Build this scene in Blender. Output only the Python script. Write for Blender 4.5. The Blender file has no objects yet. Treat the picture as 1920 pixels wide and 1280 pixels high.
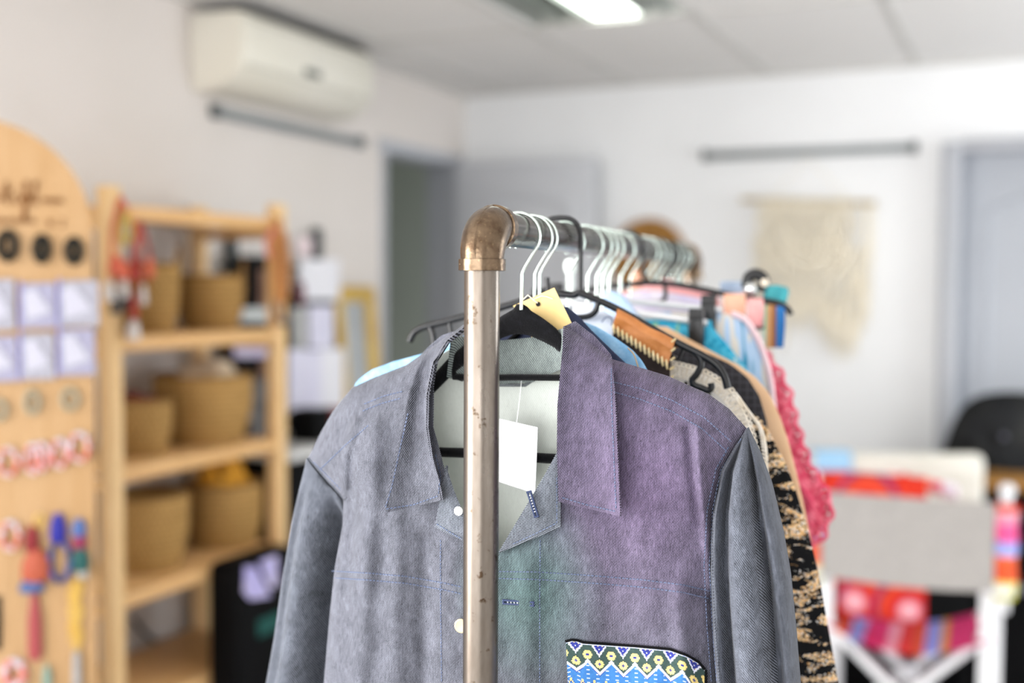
import bpy, bmesh, math, random
from mathutils import Vector, Matrix, noise
from mathutils.bvhtree import BVHTree
V = Vector
PI = math.pi
sin, cos = math.sin, math.cos
random.seed(7)
scene = bpy.context.scene
COL = scene.collection

# ------------------------------------------------------------------ camera frame
FP = 2200.0
CAM = V((0, 0, 1.5))
YAW, PIT, ROL = math.radians(23.8), math.radians(2.73), 0.0055
F = V((-sin(YAW) * cos(PIT), cos(YAW) * cos(PIT), -sin(PIT)))
R0 = V((cos(YAW), sin(YAW), 0))
U0 = R0.cross(F)
R = R0 * cos(ROL) + U0 * sin(ROL)
U = U0 * cos(ROL) - R0 * sin(ROL)
Z3 = V((0, 0, 1))


def ray(px, py):
    return F + R * ((px - 960) / FP) - U * ((py - 640) / FP)


def atZ(px, py, Z):
    return CAM + ray(px, py) * Z


def hit(px, py, P, N):
    r = ray(px, py)
    return CAM + r * ((P - CAM).dot(N) / r.dot(N))


def proj(p):
    q = p - CAM
    z = q.dot(F)
    return 960 + FP * q.dot(R) / z, 640 - FP * q.dot(U) / z


# ------------------------------------------------------------------ materials
def lin(h):
    if isinstance(h, str):
        h = h.lstrip('#')
        c = [int(h[i:i + 2], 16) / 255 for i in (0, 2, 4)]
    else:
        c = [x / 255 for x in h]
    return tuple((x / 12.92 if x <= .04045 else ((x + .055) / 1.055) ** 2.4) for x in c) + (1,)


class NT:
    """tiny node helper"""
    def __init__(s, name):
        s.m = bpy.data.materials.new(name)
        s.m.use_nodes = True
        s.t = s.m.node_tree
        s.b = next(n for n in s.t.nodes if n.type == 'BSDF_PRINCIPLED')
        s.out = next(n for n in s.t.nodes if n.type == 'OUTPUT_MATERIAL')

    def n(s, typ, **kw):
        nd = s.t.nodes.new(typ)
        for k, v in kw.items():
            setattr(nd, k, v)
        return nd

    def l(s, a, b):
        s.t.links.new(a, b)

    def coord(s, kind='Object'):
        return s.n('ShaderNodeTexCoord').outputs[kind]

    def math(s, op, a, b=None, clamp=False):
        nd = s.n('ShaderNodeMath', operation=op)
        nd.use_clamp = clamp
        for i, x in enumerate((a, b)):
            if x is None:
                continue
            if isinstance(x, (int, float)):
                nd.inputs[i].default_value = x
            else:
                s.l(x, nd.inputs[i])
        return nd.outputs[0]

    def mapping(s, vec, scale=(1, 1, 1), rot=(0, 0, 0), loc=(0, 0, 0)):
        nd = s.n('ShaderNodeMapping')
        nd.inputs['Scale'].default_value = scale
        nd.inputs['Rotation'].default_value = rot
        nd.inputs['Location'].default_value = loc
        s.l(vec, nd.inputs['Vector'])
        return nd.outputs[0]

    def noise(s, vec, scale, detail=3, rough=.5, dist=0):
        nd = s.n('ShaderNodeTexNoise')
        nd.inputs['Scale'].default_value = scale
        nd.inputs['Detail'].default_value = detail
        nd.inputs['Roughness'].default_value = rough
        nd.inputs['Distortion'].default_value = dist
        s.l(vec, nd.inputs['Vector'])
        return nd.outputs[0]

    def rng(s, v, a, b, c=0., d=1.):
        nd = s.n('ShaderNodeMapRange')
        nd.inputs[1].default_value = a
        nd.inputs[2].default_value = b
        nd.inputs[3].default_value = c
        nd.inputs[4].default_value = d
        s.l(v, nd.inputs[0])
        return nd.outputs[0]

    def mix(s, f, a, b):
        nd = s.n('ShaderNodeMix', data_type='RGBA')
        for i, x in ((0, f), (6, a), (7, b)):
            if isinstance(x, (int, float)):
                nd.inputs[i].default_value = x
            elif isinstance(x, tuple):
                nd.inputs[i].default_value = x
            else:
                s.l(x, nd.inputs[i])
        return nd.outputs[2]

    def bump(s, h, strength=.3, dist=.002):
        nd = s.n('ShaderNodeBump')
        nd.inputs['Strength'].default_value = strength
        nd.inputs['Distance'].default_value = dist
        s.l(h, nd.inputs['Height'])
        s.l(nd.outputs[0], s.b.inputs['Normal'])

    def base(s, c):
        if isinstance(c, tuple):
            s.b.inputs['Base Color'].default_value = c
        else:
            s.l(c, s.b.inputs['Base Color'])

    def pr(s, rough=.6, metal=0, spec=.5, sheen=0):
        s.b.inputs['Roughness'].default_value = rough
        s.b.inputs['Metallic'].default_value = metal
        s.b.inputs['Specular IOR Level'].default_value = spec
        s.b.inputs['Sheen Weight'].default_value = sheen
        return s.m


def mk(name, c, c2=None, scale=8., rough=.6, metal=0, spec=.4, bump=0., bscale=None, stretch=(1, 1, 1), lo=.35, hi=.65, sheen=0):
    """principled with noise between two colours and optional noise bump"""
    n = NT(name)
    if c2 is None and not bump:
        # very slight variation so that nothing is perfectly flat
        k = lin(c)
        c2 = tuple(min(1, x * .92) for x in k[:3]) + (1,)
    v = n.mapping(n.coord(), stretch)
    a = lin(c)
    b = a if c2 is None else (c2 if isinstance(c2, tuple) and len(c2) == 4 else lin(c2))
    ns = n.noise(v, scale)
    n.base(n.mix(n.rng(ns, lo, hi), a, b))
    if bump:
        n.bump(n.noise(v, bscale or scale * 4, 4), bump, .003)
    return n.pr(rough, metal, spec, sheen)


_cache = {}


def flat(c, rough=.6, metal=0, spec=.4):
    k = (c, rough, metal, spec)
    if k not in _cache:
        _cache[k] = mk('paint_' + c.strip('#'), c, rough=rough, metal=metal, spec=spec)
    return _cache[k]


# ------------------------------------------------------------------ mesh builder
class MB:
    def __init__(s):
        s.v, s.f, s.mi, s.uv = [], [], [], {}

    def add(s, vs, fs, m=0, uvs=None):
        o = len(s.v)
        s.v += [V(x) for x in vs]
        s.f += [tuple(i + o for i in f) for f in fs]
        s.mi += [m] * len(fs)
        if uvs:
            for i, u in enumerate(uvs):
                s.uv[o + i] = u
        return s

    def box(s, c, size, ax=None, bev=.004, m=0, seg=2):
        """bevelled box; ax = three axes"""
        bm = bmesh.new()
        bmesh.ops.create_cube(bm, size=1)
        for w in bm.verts:
            w.co = V((w.co.x * size[0], w.co.y * size[1], w.co.z * size[2]))
        if bev:
            bmesh.ops.bevel(bm, geom=list(bm.edges), offset=min(bev, min(size) * .45), segments=seg, profile=.5, affect='EDGES')
        ax = ax or (V((1, 0, 0)), V((0, 1, 0)), Z3)
        c = V(c)
        bm.verts.index_update()
        vs = [c + ax[0] * w.co.x + ax[1] * w.co.y + ax[2] * w.co.z for w in bm.verts]
        fs = [[w.index for w in f.verts] for f in bm.faces]
        bm.free()
        return s.add(vs, fs, m)

    def bar(s, a, b, w, h, up=None, bev=.003, m=0):
        a, b = V(a), V(b)
        d = (b - a)
        L = d.length
        d.normalize()
        up = up or (Z3 if abs(d.z) < .9 else V((1, 0, 0)))
        x = d.cross(up).normalized()
        y = x.cross(d).normalized()
        return s.box((a + b) / 2, (L, w, h), (d, x, y), bev, m)

    def tube(s, pts, r, n=10, m=0, closed=False, flat=1., up=None):
        pts = [V(p) for p in pts]
        N = len(pts)
        rr = r if isinstance(r, (list, tuple)) else [r] * N
        ts = []
        for i in range(N):
            a = pts[(i - 1) % N] if (closed or i > 0) else pts[0]
            b = pts[(i + 1) % N] if (closed or i < N - 1) else pts[-1]
            t = (b - a)
            ts.append(t.normalized() if t.length > 1e-9 else V((0, 0, 1)))
        x = (up or V((.31, .42, .85))).cross(ts[0])
        if x.length < 1e-4:
            x = V((1, 0, 0)).cross(ts[0])
        x.normalize()
        vs, uv = [], []
        L = 0
        for i in range(N):
            x = (x - ts[i] * x.dot(ts[i]))
            x.normalize()
            y = ts[i].cross(x)
            if i:
                L += (pts[i] - pts[i - 1]).length
            for k in range(n):
                a = 2 * PI * k / n
                vs.append(pts[i] + (x * cos(a) + y * sin(a) * flat) * rr[i])
                uv.append((k / n * 2 * PI * rr[i], L))
        fs = []
        for i in range(N if closed else N - 1):
            j = (i + 1) % N
            for k in range(n):
                k2 = (k + 1) % n
                fs.append((i * n + k, i * n + k2, j * n + k2, j * n + k))
        if not closed:
            fs.append(tuple(range(n))[::-1])
            fs.append(tuple((N - 1) * n + k for k in range(n)))
        return s.add(vs, fs, m, uv)

    def lathe(s, c, prof, n=40, m=0, sx=1., sy=1., ax=None, cap0=True, cap1=True):
        ax = ax or (V((1, 0, 0)), V((0, 1, 0)), Z3)
        c = V(c)
        vs, uv = [], []
        L = 0
        for i, (r, z) in enumerate(prof):
            if i:
                L += math.hypot(r - prof[i - 1][0], z - prof[i - 1][1])
            for k in range(n):
                a = 2 * PI * k / n
                vs.append(c + ax[0] * (r * sx * cos(a)) + ax[1] * (r * sy * sin(a)) + ax[2] * z)
                uv.append((a * .1, L))
        fs = []
        for i in range(len(prof) - 1):
            for k in range(n):
                k2 = (k + 1) % n
                fs.append((i * n + k, i * n + k2, (i + 1) * n + k2, (i + 1) * n + k))
        if cap0:
            fs.append(tuple(range(n))[::-1])
        if cap1:
            fs.append(tuple((len(prof) - 1) * n + k for k in range(n)))
        return s.add(vs, fs, m, uv)

    def sphere(s, c, r, n=12, m=0, sc=(1, 1, 1)):
        prof = [(max(1e-5, r * sin(PI * i / n)), -r * cos(PI * i / n)) for i in range(n + 1)]
        o = len(s.v)
        s.lathe((0, 0, 0), prof, n * 2, m, cap0=False, cap1=False)
        for i in range(o, len(s.v)):
            p = s.v[i]
            s.v[i] = V(c) + V((p.x * sc[0], p.y * sc[1], p.z * sc[2]))
        return s

    def prism(s, poly, thick, m=0, back_m=None):
        """poly = coplanar points; thick = offset vector to the back face"""
        n = len(poly)
        vs = [V(p) for p in poly] + [V(p) + thick for p in poly]
        s.add(vs, [tuple(range(n))], m)
        o = len(s.v) - 2 * n
        s.f.append(tuple(o + n + i for i in range(n))[::-1])
        s.mi.append(m if back_m is None else back_m)
        for i in range(n):
            j = (i + 1) % n
            s.f.append((o + i, o + n + i, o + n + j, o + j))
            s.mi.append(m)
        return s

    def sheet(s, G, thick=.0016, m=0, mb=None, uvG=None, face=None):
        """grid of points -> closed thin cloth; face = direction the front faces"""
        nr, nc = len(G), len(G[0])
        mb = m if mb is None else mb
        nor = []
        for i in range(nr):
            row = []
            for j in range(nc):
                a = G[min(i + 1, nr - 1)][j] - G[max(i - 1, 0)][j]
                b = G[i][min(j + 1, nc - 1)] - G[i][max(j - 1, 0)]
                q = b.cross(a)
                row.append(q.normalized() if q.length > 1e-12 else V((0, 0, 1)))
            nor.append(row)
        if face is not None:
            t = sum((nor[i][j].dot(face) for i in range(nr) for j in range(nc)))
            if t < 0:
                nor = [[-q for q in r] for r in nor]
        flip = False
        q = (G[0][1] - G[0][0]).cross(G[1][0] - G[0][0])
        q = (G[nr // 2][min(nc // 2 + 1, nc - 1)] - G[nr // 2][nc // 2]).cross(G[min(nr // 2 + 1, nr - 1)][nc // 2] - G[nr // 2][nc // 2])
        if q.dot(nor[nr // 2][nc // 2]) < 0:
            flip = True
        vs, uv = [], []
        for k in (0, 1):
            for i in range(nr):
                for j in range(nc):
                    vs.append(G[i][j] - nor[i][j] * (thick * k))
                    uv.append(uvG[i][j] if uvG else (j * .01, i * .01))
        o = nr * nc
        fa, fb, fr = [], [], []

        def quad(a, b, c, d):
            return (a, b, c, d) if not flip else (d, c, b, a)
        for i in range(nr - 1):
            for j in range(nc - 1):
                a, b, c, d = i * nc + j, i * nc + j + 1, (i + 1) * nc + j + 1, (i + 1) * nc + j
                fa.append(quad(a, b, c, d))
                fb.append(quad(d + o, c + o, b + o, a + o))
        ring = [j for j in range(nc)] + [i * nc + nc - 1 for i in range(1, nr)] + [(nr - 1) * nc + j for j in range(nc - 2, -1, -1)] + [i * nc for i in range(nr - 2, 0, -1)]
        for x in range(len(ring)):
            a, b = ring[x], ring[(x + 1) % len(ring)]
            fr.append(quad(b, a, a + o, b + o))
        s.add(vs, fa + fr, m, uv)
        base = len(s.v) - len(vs)
        s.f += [tuple(i + base for i in f) for f in fb]
        s.mi += [mb] * len(fb)
        return s


WL = {}


def obj(name, mb, mats, parent=None, smooth=True, angle=40, label=None):
    me = bpy.data.meshes.new(name)
    if parent is None:
        lo = V([min(p[k] for p in mb.v) for k in range(3)])
        hi = V([max(p[k] for p in mb.v) for k in range(3)])
        org = V(((lo.x + hi.x) / 2, (lo.y + hi.y) / 2, lo.z))
    else:
        org = WL[parent]
    me.from_pydata([tuple(p - org) for p in mb.v], [], mb.f)
    for m in (mats if isinstance(mats, (list, tuple)) else [mats]):
        me.materials.append(m)
    if any(mb.mi):
        me.polygons.foreach_set('material_index', mb.mi)
    if mb.uv:
        ul = me.uv_layers.new(name='UVMap')
        flatuv = []
        for l in me.loops:
            flatuv += list(mb.uv.get(l.vertex_index, (0, 0)))
        ul.data.foreach_set('uv', flatuv)
    if smooth:
        me.polygons.foreach_set('use_smooth', [True] * len(me.polygons))
        me.set_sharp_from_angle(angle=math.radians(angle))
    me.update()
    o = bpy.data.objects.new(name, me)
    COL.objects.link(o)
    if parent is None:
        o.location = org
    else:
        o.parent = parent
    WL[o] = org
    if label:
        o['label'] = label
    return o


def thing(name, label, cat, loc, group=None):
    o = bpy.data.objects.new(name, None)
    o.empty_display_size = .05
    COL.objects.link(o)
    o.location = loc
    WL[o] = V(loc)
    return tag(o, label, cat, group)


def tag(o, label, cat, group=None):
    o['label'] = label
    o['category'] = cat
    if group:
        o['group'] = group
    return o


def struct(name, mb, mats, parent=None, **k):
    o = obj(name, mb, mats, parent, **k)
    if parent is None:
        o['kind'] = 'structure'
    return o


def dup(root, shift, label=None):
    r = root.copy()
    COL.objects.link(r)
    r.location = root.location + shift
    if label:
        r['label'] = label
    for ch in list(root.children):
        c = ch.copy()
        COL.objects.link(c)
        c.parent = r
        for g in ch.children:
            d = g.copy()
            COL.objects.link(d)
            d.parent = c
    return r


def interp(pts, x):
    if x <= pts[0][0]:
        return pts[0][1]
    for (a, fa), (b, fb) in zip(pts, pts[1:]):
        if x <= b:
            return fa + (fb - fa) * (x - a) / (b - a) if b != a else fb
    return pts[-1][1]


def resample(pts, n):
    pts = [V(p) for p in pts]
    L = [0]
    for a, b in zip(pts, pts[1:]):
        L.append(L[-1] + (b - a).length)
    out = []
    for i in range(n):
        t = L[-1] * i / (n - 1)
        k = 0
        while k < len(L) - 2 and L[k + 1] < t:
            k += 1
        d = L[k + 1] - L[k]
        out.append(pts[k].lerp(pts[k + 1], (t - L[k]) / d if d else 0))
    return out


def spline(pts, n=8, closed=False):
    """Catmull-Rom through points"""
    P = [V(p) for p in pts]
    N = len(P)
    out = []
    for i in range(N if closed else N - 1):
        g = (lambda k: P[k % N]) if closed else (lambda k: P[max(0, min(N - 1, k))])
        a, b, c, d = g(i - 1), g(i), g(i + 1), g(i + 2)
        for k in range(n):
            t = k / n
            out.append(.5 * ((2 * b) + (c - a) * t + (2 * a - 5 * b + 4 * c - d) * t * t + (3 * b - a - 3 * c + d) * t ** 3))
    if not closed:
        out.append(P[-1])
    return out


def smooth01(x):
    x = max(0, min(1, x))
    return x * x * (3 - 2 * x)


# ------------------------------------------------------------------ shared materials
M_wall = mk('wall_paint', '#f0f1f2', '#edeeef', 3, rough=.85, spec=.25, bump=.04, bscale=220)
M_wall_l = mk('wall_paint_warm_bounce', '#dcd5d0', '#d9d2cc', 3, rough=.85, spec=.25, bump=.04, bscale=220)  # warm bounce from the wood and dimmer light painted into this wall's colour
M_trim = mk('grey_gloss_trim', '#b3b5bb', '#adb0b6', 2, rough=.45)
M_doorgrey = mk('grey_door_paint', '#c8cacf', '#c4c6cb', 2, rough=.5)
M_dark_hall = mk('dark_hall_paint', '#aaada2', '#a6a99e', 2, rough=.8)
M_ac = mk('aircon_plastic', '#e2ded3', '#dedacd', 2, rough=.35)
M_ac_dark = mk('aircon_grille', '#45433c', rough=.6)
M_black = mk('black_plastic', '#0f1013', '#0b0b0e', 6, rough=.32, spec=.45)
M_blackmat = mk('black_matte', '#08080a', '#050506', 6, rough=.75, spec=.12)
M_velvet = mk('black_velvet', '#08080b', '#15151a', 160, rough=.95, spec=.12, bump=.5, bscale=900, lo=.5, hi=.8, sheen=.12)
M_wire = mk('chromed_wire', '#dcebe3', rough=.22, metal=.75)
M_chrome = mk('chrome', '#dfe2e2', rough=.12, metal=1)
M_rail_grey = mk('hanging_rail_grey', '#8a8f90', '#83898b', 4, rough=.5, metal=.1)
M_white = mk('white_card', '#eae9ee', '#e4e3ea', 4, rough=.55)
M_lilac = mk('lilac_card', '#d6d4e8', '#dedcec', 20, rough=.4)
M_cream = mk('cream_cloth', '#e2dfd4', '#d9d6ca', 14, rough=.85, bump=.15, bscale=300)
M_gold = mk('gold_frame', '#d9b762', '#c9a248', 12, rough=.4, metal=.35)
M_whitepaint = mk('white_painted_wood', '#f0f1f4', '#e8e9ed', 5, rough=.4)
M_thread = mk('blue_grey_thread', '#66728f', '#56617c', 60, rough=.8)


def wood(name, c1, c2, c3, axis=2, scale=9):
    n = NT(name)
    st = [14, 14, 14]
    st[axis] = .8
    v = n.mapping(n.coord(), tuple(st))
    a = n.noise(v, scale * .35, 5, .6, .6)
    b = n.noise(v, scale * 2.2, 3, .6)
    c = n.mix(n.rng(a, .35, .68), lin(c1), lin(c2))
    c = n.mix(n.math('MULTIPLY', n.rng(b, .45, .75), .5), c, lin(c3))
    n.base(c)
    n.bump(b, .12, .001)
    return n.pr(.5, 0, .35)


M_pine_z = wood('pine_vertical', '#f0cd9a', '#e8c086', '#d0a066', 2)
M_pine_y = wood('pine_along', '#e6bb84', '#dbaa6f', '#c08c4e', 1)
M_ply = wood('plywood_board', '#b4926a', '#ab875c', '#9d7749', 2, 6)
M_deskwood = wood('desk_wood', '#a8793a', '#946628', '#7a5220', 0, 8)


# --- pipe metals
def pipe_metal(name, c1, c2, spot, rough, scale=60, stretch=(1, 1, 1)):
    n = NT(name)
    v = n.mapping(n.coord(), stretch)
    a = n.noise(v, scale, 5, .65)
    b = n.noise(n.coord(), scale * 5, 3, .6)
    c = n.mix(n.rng(a, .4, .66), lin(c1), lin(c2))
    c = n.mix(n.rng(b, .62, .7), c, lin(spot))
    n.base(c)
    n.l(n.rng(a, .3, .7, rough - .08, rough + .16), n.b.inputs['Roughness'])
    n.bump(b, .3 if 'elbow' in name else .1, .0008)
    m = n.pr(rough, .92, .5)
    n.l(n.rng(a, .3, .7, rough - .08, rough + .16), n.b.inputs['Roughness'])
    return m


M_pipe = pipe_metal('galvanised_pipe', '#7c746c', '#5c5249', '#47382a', .25, 16, (1, 1, .25))
M_rail = pipe_metal('dark_steel_rail', '#4a423c', '#2e2824', '#7b7268', .22, 14, (1, .2, 1))
M_elbow = pipe_metal('bronze_elbow', '#705f4d', '#513f2f', '#87745c', .17, 70)


# --- denim
def denim(name, dark, light, tints=(), period=.00175, ang=58, contrast=1., tex=.5):
    n = NT(name)
    uvc = n.coord('UV')
    sep = n.n('ShaderNodeSeparateXYZ')
    n.l(uvc, sep.inputs[0])
    a = math.radians(ang)
    ux = n.math('MULTIPLY', sep.outputs[0], sin(a))
    uy = n.math('MULTIPLY', sep.outputs[1], -cos(a))
    w = n.math('ADD', ux, uy)
    jit = n.math('MULTIPLY', n.noise(uvc, 420, 2), .0005)
    w = n.math('ADD', w, jit)
    s_ = n.math('SINE', n.math('MULTIPLY', w, 2 * PI / period))
    f = n.rng(s_, -.45, 1.1, .5 - .5 * contrast, .5 + .5 * contrast)
    slub = n.noise(n.mapping(uvc, (1, .12, 1)), 900, 3, .6)
    slub2 = n.noise(n.mapping(uvc, (1, .5, 1)), 70, 4, .65)
    f = n.math('ADD', f, n.math('MULTIPLY', n.math('SUBTRACT', slub, .5), 1.5 * tex))
    f = n.math('ADD', f, n.math('MULTIPLY', n.math('SUBTRACT', slub2, .5), 1.1 * tex), True)
    f = n.math('MULTIPLY', f, n.rng(n.noise(n.mapping(uvc, (1, .6, 1)), 480, 2, .5), .27, .36, .45, 1))
    lt = lin(light)
    oc = n.coord('Object')
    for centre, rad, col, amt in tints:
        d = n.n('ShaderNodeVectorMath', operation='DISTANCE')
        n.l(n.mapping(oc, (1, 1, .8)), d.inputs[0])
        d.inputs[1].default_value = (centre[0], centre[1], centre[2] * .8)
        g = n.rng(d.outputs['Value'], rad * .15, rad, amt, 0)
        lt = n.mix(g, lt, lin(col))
    n.base(n.mix(f, lin(dark), lt))
    n.bump(f, .35, .0006)
    return n.pr(.8, 0, .2, .08)


# ------------------------------------------------------------------ ROOM
XL, XR, YB, YF, ZC = -2.47, 2.3, 5.03, -1.9, 2.4
DY0, DY1, DZ = 4.262, 4.955, 2.06      # doorway in the wall beside the shelves
T = .15


def wallbox(mb, lo, hi):
    lo, hi = V(lo), V(hi)
    mb.box((lo + hi) / 2, hi - lo, bev=0)


m = MB()
wallbox(m, (XL - 2.2, YF - .2, -.1), (XR + .2, YB + .2, 0))
M_floor = mk('pale_vinyl_floor', '#b8b6b3', '#acaaa7', 5, rough=.5)
struct('floor', m, M_floor)
m = MB()
WLY0, WLY1, WLZ0, WLZ1 = -1.7, .15, .45, 2.2
wallbox(m, (XL - T, YF, 0), (XL, WLY0, ZC))
wallbox(m, (XL - T, WLY0, 0), (XL, WLY1, WLZ0))
wallbox(m, (XL - T, WLY0, WLZ1), (XL, WLY1, ZC))
wallbox(m, (XL - T, WLY1, 0), (XL, DY0, ZC))
wallbox(m, (XL - T, DY0, DZ), (XL, DY1, ZC))
wallbox(m, (XL - T, DY1, 0), (XL, YB, ZC))
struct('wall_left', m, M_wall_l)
m = MB()
D2A, D2B, D2Z = -.29, .53, 2.05       # door in the back wall
wallbox(m, (XL - T, YB, 0), (D2A, YB + T, ZC))
wallbox(m, (D2A, YB, D2Z), (D2B, YB + T, ZC))
wallbox(m, (D2B, YB, 0), (XR + T, YB + T, ZC))
struct('wall_back', m, M_wall)
# window walls behind and beside the camera
m = MB()
WFX0, WFX1, WZ0, WZ1 = -2.2, .7, .35, 2.2
wallbox(m, (XL - T, YF - T, 0), (WFX0, YF, ZC))
wallbox(m, (WFX1, YF - T, 0), (XR + T, YF, ZC))
wallbox(m, (WFX0, YF - T, 0), (WFX1, YF, WZ0))
wallbox(m, (WFX0, YF - T, WZ1), (WFX1, YF, ZC))
struct('wall_front', m, M_wall)
m = MB()
WRY0, WRY1 = 3.5, 4.95
wallbox(m, (XR, YF - T, 0), (XR + T, WRY0, ZC))
wallbox(m, (XR, WRY1, 0), (XR + T, YB + T, ZC))
wallbox(m, (XR, WRY0, 0), (XR + T, WRY1, .5))
wallbox(m, (XR, WRY0, 2.15), (XR + T, WRY1, ZC))
struct('wall_right', m, M_wall)
m = MB()
for x in (WFX0, -1.23, -.27, WFX1):
    m.box((x, YF - .07, (WZ0 + WZ1) / 2), (.05, .05, WZ1 - WZ0), bev=.004)
for z in (WZ0, WZ1):
    m.box(((WFX0 + WFX1) / 2, YF - .07, z), (WFX1 - WFX0, .05, .05), bev=.004)
struct('window_1', m, M_trim)
m = MB()
for y in (WRY0, (WRY0 + WRY1) / 2, WRY1):
    m.box((XR + .07, y, 1.32), (.05, .05, 1.65), bev=.004)
for z in (.5, 2.15):
    m.box((XR + .07, (WRY0 + WRY1) / 2, z), (.05, WRY1 - WRY0, .05), bev=.004)
struct('window_2', m, M_trim)
m = MB()
for y in (WLY0, (WLY0 + WLY1) / 2, WLY1):
    m.box((XL - .07, y, (WLZ0 + WLZ1) / 2), (.05, .05, WLZ1 - WLZ0), bev=.004)
for z in (WLZ0, WLZ1):
    m.box((XL - .07, (WLY0 + WLY1) / 2, z), (.05, WLY1 - WLY0, .05), bev=.004)
struct('window_3', m, M_trim)

# hall beyond the doorway
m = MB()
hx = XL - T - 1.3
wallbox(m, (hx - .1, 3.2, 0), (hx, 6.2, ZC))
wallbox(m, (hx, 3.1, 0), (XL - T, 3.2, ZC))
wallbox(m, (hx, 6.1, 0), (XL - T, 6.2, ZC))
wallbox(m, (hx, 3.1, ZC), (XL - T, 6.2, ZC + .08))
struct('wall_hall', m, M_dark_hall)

# ceiling: one slab with a T-bar grid
M_ceil = NT('ceiling_tiles')
tc = M_ceil.mapping(M_ceil.coord(), (1, 1, 1))
M_ceil.base(M_ceil.mix(M_ceil.rng(M_ceil.noise(tc, 60, 4), .35, .7), lin('#e4e2e0'), lin('#dedcda')))
M_ceil.bump(M_ceil.noise(tc, 260, 3), .15, .002)
M_ceil = M_ceil.pr(.9, 0, .2)
TRX0, TRX1, TRY0, TRY1 = -1.60, -1.04, 2.66, 3.83
m = MB()
wallbox(m, (XL - T, YF - T, ZC), (TRX0, YB + T, ZC + .08))
wallbox(m, (TRX1, YF - T, ZC), (XR + T, YB + T, ZC + .08))
wallbox(m, (TRX0, YF - T, ZC), (TRX1, TRY0, ZC + .08))
wallbox(m, (TRX0, TRY1, ZC), (TRX1, YB + T, ZC + .08))
ceil_o = struct('ceiling', m, M_ceil)
m = MB()
x = -.437 - .6 * 3
while x < XR:
    if not (TRX0 + .02 < x < TRX1 - .02):
        m.box((x, (YF + YB) / 2, ZC - .001), (.024, YB - YF, .008), bev=.001)
    x += .6
y = 3.83 - 1.2 * 4
while y < YB:
    m.box(((XL + XR) / 2, y, ZC - .001), (XR - XL, .024, .008), bev=.001)
    y += 1.2
M_tbar = mk('ceiling_grid_bar', '#d2d0cc', rough=.6)
obj('ceiling_grid', m, M_tbar, ceil_o)
# wall angle and corner trim
m = MB()
m.box((XL + .012, (YF + YB) / 2, ZC - .006), (.024, YB - YF, .012), bev=.002)
m.box(((XL + XR) / 2, YB - .012, ZC - .006), (XR - XL, .024, .012), bev=.002)
struct('trim_1', m, M_tbar)
# baseboards
m = MB()
m.box((XL + .008, (YF + DY0 - .06) / 2, .05), (.016, DY0 - .06 - YF, .1), bev=.003)
struct('baseboard_left', m, M_trim)
m = MB()
m.box(((XL + D2A - .09) / 2, YB - .008, .05), (D2A - .09 - XL, .016, .1), bev=.003)
struct('baseboard_back', m, M_trim)

# door frame beside the shelves
m = MB()
fw = .03
m.box((XL - T / 2, DY0 - .003, DZ / 2 + .02), (T + .03, fw, DZ + .04), bev=.006)
m.box((XL - T / 2, DY1 + .018, DZ / 2 + .02), (T + .03, .04, DZ + .04), bev=.006)
m.box((XL - T / 2, (DY0 + DY1) / 2, DZ + .02), (T + .024, DY1 - DY0 + .09, .049), bev=.004)
struct('trim_2', m, M_trim)


def panel_door(name, c, w, h, ax, nrm, mat_, arch=.05, handle_side=1):
    """door leaf with two raised-moulding panels; c = bottom centre"""
    m = MB()
    m.box(c + Z3 * h / 2, (w, .038, h), (ax, nrm, Z3), .003)
    for (z0, z1, a) in ((.18, .86, 0), (1.0, h - .16, arch)):
        x0 = w / 2 - .12
        pts = [c - ax * x0 + Z3 * z0, c + ax * x0 + Z3 * z0, c + ax * x0 + Z3 * (z1 - a)]
        for k in range(1, 12):
            u = 1 - 2 * k / 12
            pts.append(c + ax * (x0 * u) + Z3 * (z1 - a + a * (1 - u * u) * (1 if a else 0)))
        pts.append(c - ax * x0 + Z3 * (z1 - a))
        pts = [p + nrm * .019 for p in pts]
        dense = []
        for q, p in enumerate(pts):
            b = pts[(q + 1) % len(pts)]
            k = max(1, int((b - p).length / .04))
            dense += [p.lerp(b, i / k) for i in range(k)]
        m.tube(dense, .011, 8, closed=True)
        inner = [c + Z3 * ((z0 + z1) / 2)]
    o = struct(name, m, mat_)
    k = MB()
    hp = c + ax * (handle_side * (w / 2 - .06)) + Z3 * 1.0 + nrm * .02
    k.box(hp, (.035, .008, .16), (ax, nrm, Z3), .003)
    k.tube([hp + Z3 * .03, hp + Z3 * .03 + nrm * .045, hp + Z3 * .03 + nrm * .05 - ax * (handle_side * .02), hp + Z3 * .03 + nrm * .05 - ax * (handle_side * .11)], .008, 10)
    obj('door_handle', k, M_chrome, o)
    return o


# open leaf standing along the back wall
panel_door('door_1', V((-2.44 + .345, 4.885, .01)), .68, 2.05, V((1, 0, 0)), V((0, -1, 0)), M_doorgrey, .05, 1)
# closed door in the back wall with its frame
panel_door('door_2', V(((D2A + D2B) / 2, YB + .075, .005)), D2B - D2A - .03, D2Z - .01, V((1, 0, 0)), V((0, -1, 0)), mk('blue_grey_door', '#b4b8bf', '#b0b4bb', 2, rough=.5), .08, 1)
m = MB()
m.box((D2A - .008, YB + .05, D2Z / 2 + .01), (.075, .22, D2Z + .03), bev=.008)
m.box((D2B + .008, YB + .05, D2Z / 2 + .01), (.075, .22, D2Z + .03), bev=.008)
m.box(((D2A + D2B) / 2, YB + .05, D2Z + .012), (D2B - D2A - .05, .21, .046), bev=.004)
struct('trim_3', m, M_trim)

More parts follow.
